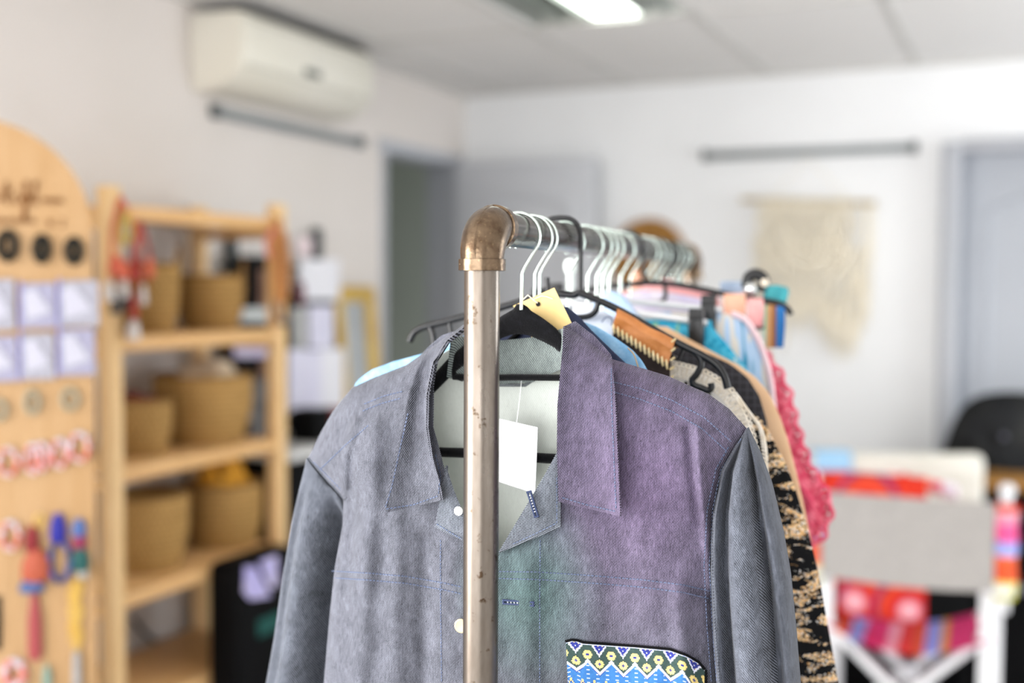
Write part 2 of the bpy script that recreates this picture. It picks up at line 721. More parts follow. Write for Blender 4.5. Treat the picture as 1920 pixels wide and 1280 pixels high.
# ceiling light: recessed troffer
tl = thing('ceiling_light', 'recessed ceiling troffer with one lit fluorescent strip and grey reflector fins', 'ceiling light', V(((TRX0 + TRX1) / 2, (TRY0 + TRY1) / 2, ZC + .002)))
m = MB()
yc, yl = (TRY0 + TRY1) / 2, TRY1 - TRY0
m.box(((TRX0 + TRX1) / 2, yc, ZC + .075), (TRX1 - TRX0, yl, .006), bev=0)
for x in (TRX0 + .006, TRX1 - .006):
    m.box((x, yc, ZC + .04), (.012, yl, .076), bev=.002)
for y in (TRY0 + .006, TRY1 - .006):
    m.box(((TRX0 + TRX1) / 2, y, ZC + .04), (TRX1 - TRX0, .012, .076), bev=.002)
obj('housing', m, mk('troffer_housing', '#b5b8b2', rough=.4, metal=.3), tl)
m = MB()
for x in (-1.205, -1.13, -1.4, -1.5):
    m.box((x, yc, ZC + .03), (.012, yl - .03, .05), bev=.002)
k = TRY0 + .1
while k < TRY1 - .05:
    m.box((-1.125, k, ZC + .03), (.15, .006, .045), bev=.001)
    k += .1
obj('reflector_fins', m, mk('reflector_fin', '#9ea39e', rough=.3, metal=.5), tl)
nE = NT('fluorescent_glow')
nE.base(lin('#f4fff4'))
nE.b.inputs['Emission Color'].default_value = (.93, 1, .92, 1)
nE.b.inputs['Emission Strength'].default_value = 5
m = MB()
m.box((-1.30, yc, ZC + .02), (.165, yl - .04, .02), bev=.006)
obj('diffuser', m, nE.pr(.5), tl)

# ------------------------------------------------------------------ AIR CONDITIONER and wall rails
ac = thing('air_conditioner', 'white wall-mounted split air conditioner just under the ceiling', 'air conditioner', V((XL + .1, 3.455, 2.115)))
Y0, Y1 = 3.05, 3.86
prof = [(0, .25), (.15, .248), (.19, .238), (.205, .20), (.207, .12), (.195, .075), (.15, .028), (.09, .004), (0, 0)]
zb = 2.115
YM = (Y0 + Y1) / 2
YL = Y1 - Y0
prof2 = spline([(a, b, 0) for a, b in prof], 4)
NP = len(prof2)
m = MB()
ys = [Y0, Y0 + .006, Y0 + .03, Y1 - .03, Y1 - .006, Y1]
ins = [.82, .95, 1, 1, .95, .82]
vs = []
for y, s_ in zip(ys, ins):
    for p in prof2:
        vs.append(V((XL + p.x * (s_ if p.x > .1 else 1), y, zb + .125 + (p.y - .125) * (s_ * .5 + .5))))
fs = []
for i in range(len(ys) - 1):
    for k in range(NP - 1):
        fs.append((i * NP + k, i * NP + k + 1, (i + 1) * NP + k + 1, (i + 1) * NP + k))
fs += [tuple(range(NP))[::-1], tuple((len(ys) - 1) * NP + k for k in range(NP))]
m.add(vs, fs)
obj('casing', m, M_ac, ac)
m = MB()
m.box((XL + .115, YM, zb + .252), (.15, YL - .06, .014), bev=.003)
for k in range(8):
    m.box((XL + .05 + k * .017, YM, zb + .261), (.006, YL - .08, .006), bev=.001)
obj('top_grille', m, M_ac_dark, ac)
m = MB()
m.box((XL + .2025, YM, zb + .217), (.006, YL - .05, .004), bev=.001)
m.box((XL + .199, YM, zb + .074), (.006, YL - .05, .004), bev=.001)
obj('panel_seam', m, mk('aircon_seam', '#bdbab0', rough=.5), ac)
m = MB()
m.box((XL + .128, YM, zb + .028), (.09, YL - .08, .008), (V((.87, 0, .5)).normalized(), V((0, 1, 0)), V((-.5, 0, .87)).normalized()), .003)
obj('air_flap', m, mk('aircon_flap', '#cfcbbe', rough=.4), ac)
m = MB()
p = hit(586, 158, V((XL + .205, 0, 0)), V((1, 0, 0)))
m.box(V((XL + .2065, p.y, zb + .105)), (.004, .10, .025), bev=.002)
obj('display_window', m, mk('aircon_display', '#5d625e', rough=.25), ac)
m = MB()
ring = [V((XL + .2075, p.y + .03 + .016 * cos(a), zb + .145 + .016 * sin(a))) for a in [2 * PI * k / 20 for k in range(20)]]
m.tube(ring, .0012, 6, closed=True)
obj('badge', m, mk('aircon_badge', '#c6cbd2', rough=.4), ac)


M_cap = mk('rail_end_cap', '#5f6566', rough=.5)


def wall_rail(name, label, a, b, nrm):
    t = thing(name, label, 'rail', (a + b) / 2)
    m = MB()
    m.bar(a + nrm * .012, b + nrm * .012, .016, .034, bev=.003)
    m.bar(a + nrm * .024 - Z3 * .014, b + nrm * .024 - Z3 * .014, .01, .012, bev=.003)
    obj('channel', m, M_rail_grey, t)
    for p in (a, b):
        m = MB()
        m.box(p + nrm * .016, (.03, .03, .046), bev=.004)
        obj('end_cap', m, M_cap, t)
    return t


wall_rail('picture_rail', 'slim grey hanging rail fixed below the air conditioner', V((XL, 3.15, 2.065)), V((XL, 4.06, 2.065)), V((1, 0, 0)))
wall_rail('picture_rail', 'slim grey hanging rail above the cream macrame', V((-1.30, YB, 2.066)), V((-.445, YB, 2.066)), V((0, -1, 0)))

# ------------------------------------------------------------------ MACRAME
def wb(px, py, d=.02):
    return hit(px, py, V((0, YB - d, 0)), V((0, 1, 0)))


pc = wb(1515, 640)
mac = thing('macrame_hanging', 'cream knotted macrame wall hanging on a wooden dowel, hung from the back wall rail', 'wall hanging', V((pc.x, YB - .02, pc.z)))
M_cord = mk('cotton_cord', '#fbf4e4', '#f4ead5', 40, rough=.9, bump=.4, bscale=350)
M_cord2 = mk('cotton_cord_deep', '#f2e8d3', '#f6eedd', 40, rough=.9)
m = MB()
a, b = wb(1390, 375, .03), wb(1642, 381, .03)
m.tube([a, a.lerp(b, .3) + Z3 * .004, a.lerp(b, .7) - Z3 * .003, b], .012, 10)
obj('dowel', m, wood('driftwood', '#cfc0a2', '#c0af8e', '#a59372', 0), mac)
m = MB()
top = wb(1514, 293, .03)
m.tube([wb(1445, 372, .03), top, wb(1590, 376, .03)], .0025, 6)
obj('hanging_cord', m, M_cord, mac)
m = MB()
ax_ = (b - a).normalized()
for k in range(64):
    u = k / 63
    px = 1412 + u * 222
    hole = 1590 < px < 1622
    edge = abs(u - .5) * 2
    y0 = 378 if (1425 < px < 1600 or px > 1622) else 440 + random.uniform(-10, 20)
    if hole:
        y0 = 455 + random.uniform(-5, 20)
    y1 = 640 + 25 * sin(u * 9 + 1) + random.uniform(-30, 20) - (20 if u < .25 else 0)
    pts = []
    for i in range(9):
        v = i / 8
        py = y0 + (y1 - y0) * v
        pts.append(wb(px + 3 * sin(k * 2.1 + v * 5) - (5 * v if u > .8 else 0), py, .022 + .012 * (k % 3) / 2 + .006 * sin(v * 6 + k)))
    m.tube(pts, [.0052] * 8 + [.003], 6)
fr = obj('cord_fringe', m, M_cord, mac)
m = MB()
for j in range(4):           # knotted swags
    r = 48 + j * 15
    pts = [wb(1514 - r * cos(a_), 394 + r * 1.55 * sin(a_), .044 + .004 * sin(i_ * 2.4)) for i_, a_ in enumerate([PI * q / 18 for q in range(19)])]
    m.tube(pts, [.0062 + .0016 * (i_ % 2) for i_ in range(19)], 6)
for j in range(6):           # centre medallion
    r = 10 + j * 9
    ring = [wb(1512 + r * cos(a_), 450 + r * 1.05 * sin(a_), .05 + .003 * (i % 2)) for i, a_ in enumerate([2 * PI * q / 22 for q in range(22)])]
    m.tube(ring, .0058, 6, closed=True)
obj('knotted_bands', m, M_cord2, mac)
m = MB()
for k in range(17):
    px = 1432 + k * 10.2
    p = wb(px, 378, .03)
    m.tube([p + V((0, -.002, -.03)), p + V((0, -.016, -.004)), p + V((0, -.013, .012)), p + V((0, .01, .012)), p + V((0, .012, -.02))], .005, 6)
obj('lark_head_knots', m, M_cord, mac)

# ------------------------------------------------------------------ CLOTHES RACK
RA = math.radians(5.2)
D = V((-sin(RA), cos(RA), 0))
HX = V((cos(RA), sin(RA), 0))
P0 = atZ(904, 515, 1.10)
ZR = 1.5554
RR = .0168


def rail(s):
    return V((P0.x + D.x * s, P0.y + D.y * s, ZR))


def rp(s, px, py, d=0.):
    """point seen at (px, py) on the hanger plane at rail distance s; d = towards the open end"""
    return hit(px, py, rail(s) - D * d, D)


def tz(s, t, z, d=0.):
    return rail(s) + HX * t + Z3 * z - D * d


SEND = 1.12
rk = thing('clothes_rack', 'industrial clothes rack of steel pipe with bronze elbow', 'clothes rack', V((P0.x, P0.y, 0)))
for s_ in (0, SEND):
    b0 = rail(s_)
    m = MB()
    m.tube([V((b0.x, b0.y, .02)), V((b0.x, b0.y, .8)), V((b0.x, b0.y, ZR - .034))], RR, 40)
    obj('upright', m, M_pipe, rk)
    m = MB()
    m.lathe((b0.x, b0.y, 0), [(.05, 0), (.05, .008), (.026, .012), (.026, .035), (.018, .037)], 32)
    obj('floor_flange', m, M_elbow, rk)
    m = MB()
    sg = 1 if s_ == 0 else -1
    br = .030
    pts, rad = [], []
    # socket ring, then the bend, then the second ring
    sec = [(-.042, .0205), (-.0415, .0222), (-.031, .0222), (-.0305, .0205)]
    for z, r in sec:
        pts.append(b0 + Z3 * z)
        rad.append(r)
    for i in range(13):
        a = PI / 2 * i / 12
        pts.append(b0 + Z3 * (-br + br * sin(a)) + D * sg * (br - br * cos(a)))
        rad.append(.0204 + .0012 * sin(a * 2))
    for z, r in sec[::-1]:
        pts.append(b0 + D * sg * (-z))
        rad.append(r)
    m.tube(pts, rad, 48)
    e_o = obj('elbow', m, M_elbow, rk, angle=50)
    m = MB()
    # cast seam ridge along the outside of the bend
    pts = []
    for i in range(15):
        a = PI / 2 * i / 14
        pts.append(b0 + Z3 * (-br + (br + .0206) * sin(a)) + D * sg * (br - (br + .0206) * cos(a)))
    m.tube(pts, .0011, 6)
    for ang_ in (.9, 2.2, 4.0):
        m.sphere(b0 + Z3 * -.036 + (V((cos(ang_), sin(ang_), 0)) * .0222), .0011, 6)
    obj('cast_seam', m, M_elbow, e_o)
m = MB()
m.tube([rail(.038), rail(.4), rail(.8), rail(SEND - .038)], RR, 40)
obj('rail', m, M_rail, rk)
m = MB()
m.tube([V((P0.x, P0.y, .25)) + D * .015, V((P0.x, P0.y, .25)) + D * (SEND - .015)], .012, 20)
obj('lower_rail', m, M_rail, rk)


def hook_pts(s, lean=0., neck=-.078, rad=.0238, off=.0):
    pts = []
    cz = RR + .0018 - rad
    for i in range(15):
        a = math.radians(205 - i * (205 + 42) / 14)
        pts.append(tz(s + lean * i / 20, rad * cos(a) + off, cz + rad * sin(a)))
    pts.append(tz(s + lean, .0085 + off, -.036))
    pts.append(tz(s + lean, .0050 + off, -.043))
    pts.append(tz(s + lean, .0044 + off, neck))
    return spline(pts[:15], 2) + pts[15:]


def simple_hanger(s, label, name='wire_hanger', hookmat=None, bodymat=None, half=.2, drop=.13, thick=.003, grp=None, neck=-.090, tilt=0., hr=.0016, bar=True, lean=0., off=0.):
    t = thing(name, label, 'hanger', tz(s, 0, neck - .1), grp)
    hk = MB()
    hk.tube(hook_pts(s, lean, neck, off=off), hr, 10)
    obj('hook', hk, hookmat or M_wire, t)
    m = MB()
    sl = s + lean
    pts = [tz(sl, u * half, neck - .004 - drop * abs(u) ** 1.15 - tilt * u) for u in [-1 + 2 * i / 16 for i in range(17)]]
    m.tube(pts, thick, 8)
    obj('shoulder_arm', m, bodymat or M_wire, t)
    if bar:
        m = MB()
        m.tube([pts[0], tz(sl, -half * .96, neck - .02 - drop + tilt), tz(sl, half * .96, neck - .02 - drop - tilt), pts[-1]], thick * .8, 8)
        obj('trouser_bar', m, bodymat or M_wire, t)
    return t


# ------------------------------------------------------------------ DENIM JACKET (first on the rail)
SJ = .105
SH = [(560, 886), (580, 856), (600, 812), (622, 774), (659, 727), (700, 708), (760, 686), (850, 622), (905, 604), (960, 600), (1057, 608), (1148, 672), (1251, 704), (1330, 739), (1368, 767), (1402, 806), (1420, 840)]
ARMR = [(800, 1403), (880, 1354), (960, 1339), (1060, 1336), (1180, 1342), (1280, 1350), (1900, 1372)]
ARML = [(858, 578), (900, 610), (935, 644), (985, 642), (1060, 628), (1150, 618), (1280, 607), (1900, 580)]
FOLDS = [  # px polylines, width px, amplitude m
    ([(1306, 800), (1314, 900), (1322, 980), (1334, 1100)], 9, .008),
    ([(1290, 800), (1298, 900), (1308, 980)], 8, -.005),
    ([(1110, 1010), (1095, 1180), (1080, 1500)], 36, .008),
    ([(1200, 1000), (1215, 1200), (1230, 1500)], 40, .007),
    ([(1225, 740), (1200, 860), (1180, 960)], 38, .005),
    ([(1270, 1100), (1285, 1280), (1300, 1600)], 22, .009),
    ([(990, 1060), (985, 1280), (985, 1700)], 26, .007),
    ([(700, 800), (692, 960), (676, 1280), (660, 1700)], 24, .009),
    ([(745, 980), (740, 1120), (730, 1400)], 22, .007),
    ([(800, 1010), (795, 1150), (790, 1500)], 18, -.007),
    ([(655, 860), (660, 980), (650, 1100)], 12, -.006),
    ([(668, 790), (650, 850), (648, 910)], 8, .004),
]


def seg_dist(p, a, b):
    ax, ay = a
    bx, by = b
    dx, dy = bx - ax, by - ay
    L = dx * dx + dy * dy
    t = max(0, min(1, ((p[0] - ax) * dx + (p[1] - ay) * dy) / L))
    return math.hypot(p[0] - ax - t * dx, p[1] - ay - t * dy), t


def BD(px, py):
    """how far the jacket front stands off the hanger plane"""
    h = py - interp(SH, px)
    r = 1 - (1 - max(0, min(1, h / 170))) ** 2
    r = math.sqrt(max(0, r))
    sr = max(0, min(1, (interp(ARMR, py) - px) / 110))
    sl = max(0, min(1, (px - interp(ARML, py)) / 110))
    sd = min(math.sqrt(1 - (1 - sr) ** 2), math.sqrt(1 - (1 - sl) ** 2))
    d = .040 * r * sd + .004 + .014 * smooth01((py - 940) / 90) * (1 - smooth01(sl * 1.2))
    for pl, w, amp in FOLDS:
        best = 9e9
        for a, b in zip(pl, pl[1:]):
            q, _ = seg_dist((px, py), a, b)
            best = min(best, q)
        # fade at the ends
        fade = 1.
        if py < pl[0][1]:
            fade = max(0, 1 - (pl[0][1] - py) / 40)
        d += amp * math.exp(-(best / w) ** 2) * fade
    d += .0022 * noise.noise(V((px / 60, py / 110, 3.1))) + .0012 * noise.noise(V((px / 22, py / 45, 9.7)))
    return d


def JP(px, py, d):
    return rp(SJ, px, py, d)


def juv(p):
    q = p - rail(SJ)
    return (q.dot(HX), q.z)


JR = thing('denim_jacket', 'charcoal denim jacket with patterned chest pocket, hanging first on the rail behind the upright pipe', 'jacket', tz(SJ, 0, -.8))
jo = WL[JR]
tint = [(tuple(JP(1215, 900, .03) - jo), .17, '#9a7dab', .68), (tuple(JP(1090, 760, .03) - jo), .10, '#8f80a2', .6),  # lens colour fringing painted into the cloth as pink and green patches
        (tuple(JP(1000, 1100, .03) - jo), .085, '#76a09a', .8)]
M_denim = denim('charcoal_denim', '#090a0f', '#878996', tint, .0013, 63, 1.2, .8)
M_denim_in = denim('pale_denim_reverse', '#b9beb8', '#e9eee8', (), .0019, -58, .5, .3)
M_denim_sl = denim('charcoal_denim_sleeve', '#090b10', '#7d828f', (), .0014, 61, 1.25, .95)
bvh_v, bvh_f = [], []


def coons(Tp, Bt, L, Rr, nr, nc, dfun):
    Tp, Bt = resample(Tp, nc), resample(Bt, nc)
    L, Rr = resample(L, nr), resample(Rr, nr)
    G = []
    for i in range(nr):
        v = i / (nr - 1)
        row = []
        for j in range(nc):
            u = j / (nc - 1)
            p = (Tp[j] * (1 - v) + Bt[j] * v) + (L[i] * (1 - u) + Rr[i] * u) - (
                Tp[0] * (1 - u) * (1 - v) + Tp[-1] * u * (1 - v) + Bt[0] * (1 - u) * v + Bt[-1] * u * v)
            row.append(JP(p.x, p.y, dfun(u, v, p.x, p.y)))
        G.append(row)
    return G


def p2(l):
    return [(a, b, 0) for a, b in l]


def panel(name, G, mats, thick=.0016, reg=True, parent=None, label=None):
    m = MB()
    m.sheet(G, thick, 0, 1 if len(mats) > 1 else 0, [[juv(p) for p in r] for r in G], face=-D)
    if reg:
        o = len(bvh_v)
        nr, nc = len(G), len(G[0])
        bvh_v.extend(p for r in G for p in r)
        for i in range(nr - 1):
            for j in range(nc - 1):
                bvh_f.append((o + i * nc + j, o + i * nc + j + 1, o + (i + 1) * nc + j + 1, o + (i + 1) * nc + j))
    return obj(name, m, mats, parent or JR, angle=80, label=label)


# front panels
G = coons(p2([(1060, 612), (1100, 632), (1148, 673), (1251, 704), (1330, 739), (1368, 767), (1402, 805)]),
          p2([(912, 1900), (1372, 1900)]),
          p2([(1060, 612), (1056, 700), (1054, 800), (1052, 850), (1008, 930), (968, 985), (930, 1040), (918, 1110), (914, 1280), (912, 1900)]),
          p2([(1402, 805), (1354, 880), (1339, 960), (1336, 1060), (1342, 1180), (1350, 1280), (1372, 1900)]),
          170, 90, lambda u, v, x, y: BD(x, y) + .005 * (1 - smooth01(u / .25)) * smooth01((y - 1000) / 80))
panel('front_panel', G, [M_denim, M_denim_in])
G = coons(p2([(578, 858), (600, 812), (622, 774), (659, 727), (700, 708), (762, 684), (856, 618)]),
          p2([(580, 1900), (955, 1900)]),
          p2([(578, 858), (612, 900), (644, 936), (642, 985), (628, 1060), (618, 1150), (607, 1280), (580, 1900)]),
          p2([(856, 618), (822, 660), (812, 720), (812, 800), (836, 890), (872, 970), (900, 1030), (940, 1100), (950, 1280), (955, 1900)]),
          170, 80, lambda u, v, x, y: BD(x, y) - .004 * smooth01((u - .7) / .3) * smooth01((y - 1000) / 80))
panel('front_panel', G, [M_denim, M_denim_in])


def BKD(px, py):
    h = py - interp(SH, px)
    r = math.sqrt(max(0, 1 - (1 - max(0, min(1, h / 170))) ** 2))
    sr = max(0, min(1, (interp(ARMR, py) - px) / 110))
    sl = max(0, min(1, (px - interp(ARML, py)) / 110))
    sd = min(math.sqrt(1 - (1 - sr) ** 2), math.sqrt(1 - (1 - sl) ** 2))
    return -.026 * r * sd + .002 + .0025 * noise.noise(V((px / 70, py / 120, 7.7)))


# back panel (pale reverse towards us)
Tb = p2([(592, 864), (612, 822), (634, 784), (666, 742), (704, 722), (768, 700), (850, 652), (905, 664), (960, 670), (1010, 664), (1057, 652), (1100, 657), (1146, 686), (1248, 716), (1322, 750), (1360, 778), (1390, 812)])
G = coons(Tb, p2([(588, 1900), (1364, 1900)]),
          p2([(592, 864), (624, 904), (654, 936), (652, 985), (638, 1060), (628, 1150), (617, 1280), (588, 1900)]),
          p2([(1390, 810), (1346, 880), (1331, 960), (1328, 1060), (1334, 1180), (1342, 1280), (1364, 1900)]),
          120, 110, lambda u, v, x, y: BKD(x, y))
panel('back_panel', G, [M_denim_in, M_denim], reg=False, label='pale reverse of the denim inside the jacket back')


# collar leaves
def collar(name, L, Rr, nr, nc, inner, extra=.013, roll=.012):
    L, Rr = resample(p2(L), nr), resample(p2(Rr), nr)
    G = []
    for i in range(nr):
        v = i / (nr - 1)
        row = []
        for j in range(nc):
            u = j / (nc - 1)
            p = L[i].lerp(Rr[i], u)
            ui = u if inner == 0 else 1 - u
            d = BD(p.x, p.y) + extra + .006 * math.exp(-(ui / .12) ** 2) + .0025 * smooth01((v - .8) / .2) + .010 * smooth01((ui - .45) / .55) * smooth01(v / .35)
            row.append((p.x, p.y, d))
        # curl back into the neck
        e = row[0] if inner == 0 else row[-1]
        sx = 1 if inner == 0 else -1
        k = 1 - smooth01((v - .72) / .25)
        curl = [(e[0] + sx * (1.5 + 6 * k), e[1], e[2] - .016 * k - .003), (e[0] + sx * (.8 + 2 * k), e[1], e[2] - .009 * k - .002), (e[0] + sx * .2, e[1], e[2] - .003 * k - .0008)]
        row = (curl + row) if inner == 0 else (row + curl[::-1])
        G.append([JP(*q) for q in row])
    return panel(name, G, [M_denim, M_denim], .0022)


cR = collar('collar_leaf', [(1059, 611), (1052, 680), (1045, 760), (1044, 840), (1046, 900), (1047, 940)],
            [(1078, 602), (1112, 628), (1147, 667), (1153, 740), (1158, 850), (1163, 968)], 70, 26, 0)
cL = collar('collar_leaf', [(828, 628), (797, 655), (776, 692), (760, 760), (743, 850), (729, 915), (715, 963)],
            [(878, 612), (842, 640), (815, 682), (804, 740), (803, 800), (812, 860), (825, 905), (831, 937)], 70, 26, 1)
# back of the collar, inside the neck
L_ = resample(p2([(848, 628), (880, 632), (940, 638), (1000, 632), (1060, 614)]), 30)
B_ = resample(p2([(840, 708), (880, 716), (940, 720), (1000, 716), (1056, 690)]), 30)
G = []
for i in range(14):
    v = i / 13
    G.append([JP(*(L_[j].lerp(B_[j], v).xy), -.022 * math.sqrt(max(0, 1 - (2 * j / 29 - 1) ** 2)) + .003 + .003 * sin(v * PI)
                 - .003 * math.exp(-((L_[j].x - 1008) / 9) ** 2 - ((v - .35) / .25) ** 2)) for j in range(30)])
panel('collar_back', G, [denim('collar_inside_denim', '#3a3e42', '#a4b0ab', (), .0018, -52)], reg=False)
# lapels (facing folded open)
def lapel(L, Rr, nr, nc, ex):
    L, Rr = resample(p2(L), nr), resample(p2(Rr), nr)
    G = []
    for i in range(nr):
        row = []
        for j in range(nc):
            p = L[i].lerp(Rr[i], j / (nc - 1))
            row.append(JP(p.x, p.y, BD(p.x, p.y) + ex + .002 * sin(j / (nc - 1) * PI)))
        G.append(row)
    return G


M_lapel = denim('lapel_denim', '#0e1117', '#9aa0ac', (), .0014, 28)
panel('lapel', lapel([(1045, 846), (1022, 888), (1002, 922), (966, 982), (933, 1037)], [(1050, 848), (1050, 880), (1051, 920), (1051, 960), (1051, 988)], 40, 20, .006), [M_lapel], .002)
panel('lapel', lapel([(836, 872), (828, 915), (822, 950), (815, 988)], [(838, 878), (850, 915), (866, 955), (884, 1022)], 30, 16, .0055), [M_lapel], .002)
# locker loop below the collar
m = MB()
m.tube([JP(925, 712, -.022), JP(930, 722, -.022), JP(985, 722, -.022), JP(1000, 712, -.022)], .004, 8, flat=.4)
obj('locker_loop', m, denim('loop_denim', '#33363c', '#9da3a6', (), .0019), JR)


# sleeves
def sleeve(L, Rr, amp, d0, nr=110, n=56, ph=0., fold=.0035, creases=()):
    L, Rr = resample(p2(L), nr), resample(p2(Rr), nr)
    m = MB()
    vs, uv = [], []
    for i in range(nr):
        v = i / (nr - 1)
        dd0 = interp(d0, v) if isinstance(d0, list) else d0
        a, b = JP(L[i].x, L[i].y, dd0), JP(Rr[i].x, Rr[i].y, dd0)
        mid, hf = (a + b) / 2, (b - a) / 2
        q = interp(amp, v)
        for k in range(n):
            an = 2 * PI * k / n
            c_, s_ = cos(an), sin(an)
            e = .75
            cc = math.copysign(abs(c_) ** e, c_)
            ss = math.copysign(abs(s_) ** e, s_)
            dd = q * ss
            fr = smooth01(v / .1)
            if s_ > 0:
                for cx, w, am, drift in creases:
                    dd += am * fr * math.exp(-((cc - cx - drift * v) / w) ** 2) * s_
                dd += fold * fr * (noise.noise(V((cc * 2.2 + ph, v * 5, 1.3))) + .4 * noise.noise(V((cc * 5 + ph, v * 11, 4.3)))) * s_
            else:
                dd += fold * fr * noise.noise(V((cc * 2 + ph, v * 5, 8.3)))
            vs.append(mid + hf * cc - D * dd)
            uv.append((an * .05, (mid.z)))
    fs = []
    for i in range(nr - 1):
        for k in range(n):
            k2 = (k + 1) % n
            fs.append((i * n + k, (i + 1) * n + k, (i + 1) * n + k2, i * n + k2))
    fs.append(tuple(range(n)))
    fs.append(tuple((nr - 1) * n + k for k in range(n))[::-1])
    m.add(vs, fs, 0, uv)
    return m


AMP = [(0, .006), (.05, .022), (.12, .036), (.3, .046), (.6, .048), (1, .05)]
m = sleeve([(1400, 803), (1356, 880), (1340, 960), (1335, 1060), (1340, 1180), (1347, 1280), (1362, 1500), (1375, 1700), (1385, 1850)],
           [(1403, 801), (1426, 850), (1446, 905), (1468, 1000), (1482, 1080), (1492, 1180), (1500, 1280), (1520, 1500), (1535, 1700), (1540, 1850)],
           AMP, .006, ph=2.3, creases=[(-.60, .15, -.036, .12), (-.85, .1, .004, 0), (.42, .14, -.034, .38), (-.1, .3, .008, 0)])
sR = obj('sleeve', m, M_denim_sl, JR, angle=80)
m = sleeve([(576, 857), (566, 915), (552, 1000), (540, 1080), (527, 1180), (509, 1280), (478, 1500), (455, 1700), (440, 1850)],
           [(643, 934), (656, 975), (656, 1020), (650, 1080), (642, 1160), (632, 1280), (612, 1500), (596, 1700), (582, 1850)],
           [(0, .006), (.05, .020), (.12, .030), (.3, .036), (.6, .038), (1, .04)], [(0, -.002), (.06, -.014), (.16, -.034), (1, -.036)], ph=5.1, creases=[(.66, .27, -.046, .03), (-.2, .3, .006, 0), (-.65, .14, -.008, .2)])
sL = obj('sleeve', m, M_denim_sl, JR, angle=80)
for v_, f_ in ((sR, None), (sL, None)):
    o = len(bvh_v)
    bvh_v.extend(q.co + jo for q in v_.data.vertices)
    bvh_f.extend(tuple(o + i for i in p.vertices) for p in v_.data.polygons)
BV = BVHTree.FromPolygons([tuple(p) for p in bvh_v], bvh_f)


def cast(px, py, off=.0006):
    r = ray(px, py).normalized()
    q = BV.ray_cast(CAM, r)
    if q[0] is None:
        return JP(px, py, BD(px, py) + .01)
    return q[0] - r * off


# stitching
def stitch(mb, pl, dash=.0026, gap=.0012, r=.00055):
    pts = []
    for a, b in zip(pl, pl[1:]):
        k = max(2, int(math.hypot(b[0] - a[0], b[1] - a[1]) / 5))
        pts += [cast(a[0] + (b[0] - a[0]) * i / k, a[1] + (b[1] - a[1]) * i / k) for i in range(k)]
    pts.append(cast(*pl[-1]))
    # drop jumps across depth steps
    L = sum((b - a).length for a, b in zip(pts, pts[1:]))
    n = int(L / (dash + gap))
    if n < 1:
        return
    fine = resample(pts, n * 3 + 1)
    for i in range(n):
        a, b, c = fine[3 * i], fine[3 * i + 1], fine[3 * i + 2]
        if (c - a).length < .008:
            mb.tube([a, b, c], r, 4)


m = MB()
for pl in [
    [(1150, 716), (1200, 728), (1260, 750), (1320, 782), (1372, 828)],
    [(1152, 735), (1200, 748), (1260, 771), (1316, 803), (1362, 845)],
    [(1390, 822), (1352, 878), (1336, 955), (1330, 1060), (1336, 1180), (1344, 1279)],
    [(1366, 838), (1342, 880), (1326, 955), (1320, 1060), (1326, 1180), (1334, 1279)],
    [(936, 1071), (1010, 1072), (1100, 1078), (1200, 1086), (1280, 1096), (1332, 1108)],
    [(936, 1084), (1010, 1086), (1100, 1092), (1200, 1100), (1280, 1110), (1330, 1122)],
    [(1013, 1012), (1012, 1120), (1012, 1280)],
    [(1146, 690), (1147, 760), (1151, 860), (1155, 955)],
    [(1153, 958), (1100, 946), (1052, 932)],
    [(1044, 895), (1044, 980), (1000, 1002), (960, 1020)],
    [(622, 1070), (690, 1074), (760, 1080), (830, 1092), (866, 1100)],
    [(626, 1083), (690, 1087), (760, 1093), (830, 1105), (866, 1113)],
    [(826, 1012), (826, 1120), (828, 1279)],
    [(765, 775), (748, 850), (734, 915), (722, 953)],
    [(724, 954), (775, 946), (822, 929)],
    [(822, 925), (826, 890), (816, 850)],
    [(819, 982), (845, 998), (866, 1010)],
    [(680, 770), (715, 756), (752, 746)],
    [(683, 757), (720, 742), (756, 733)],
    [(588, 866), (616, 894), (640, 918)],
    [(600, 880), (650, 832), (692, 796)],
]:
    m = MB()
    stitch(m, pl)
    if m.v:
        obj('stitch_line', m, M_thread, JR, smooth=False)
# raised seam cord at the armholes
m = MB()
m.tube([cast(x, y, .0002) for x, y in [(1403, 803), (1380, 838), (1356, 880), (1346, 920), (1340, 962), (1336, 1010), (1336, 1060), (1338, 1120), (1341, 1180), (1346, 1240), (1350, 1290)]], .0013, 8)
obj('armhole_seam', m, M_denim_sl, JR)
m = MB()
m.tube([cast(x, y, .0002) for x, y in [(580, 859), (600, 883), (622, 908), (641, 930)]], .0012, 8)
obj('armhole_seam', m, M_denim_sl, JR)
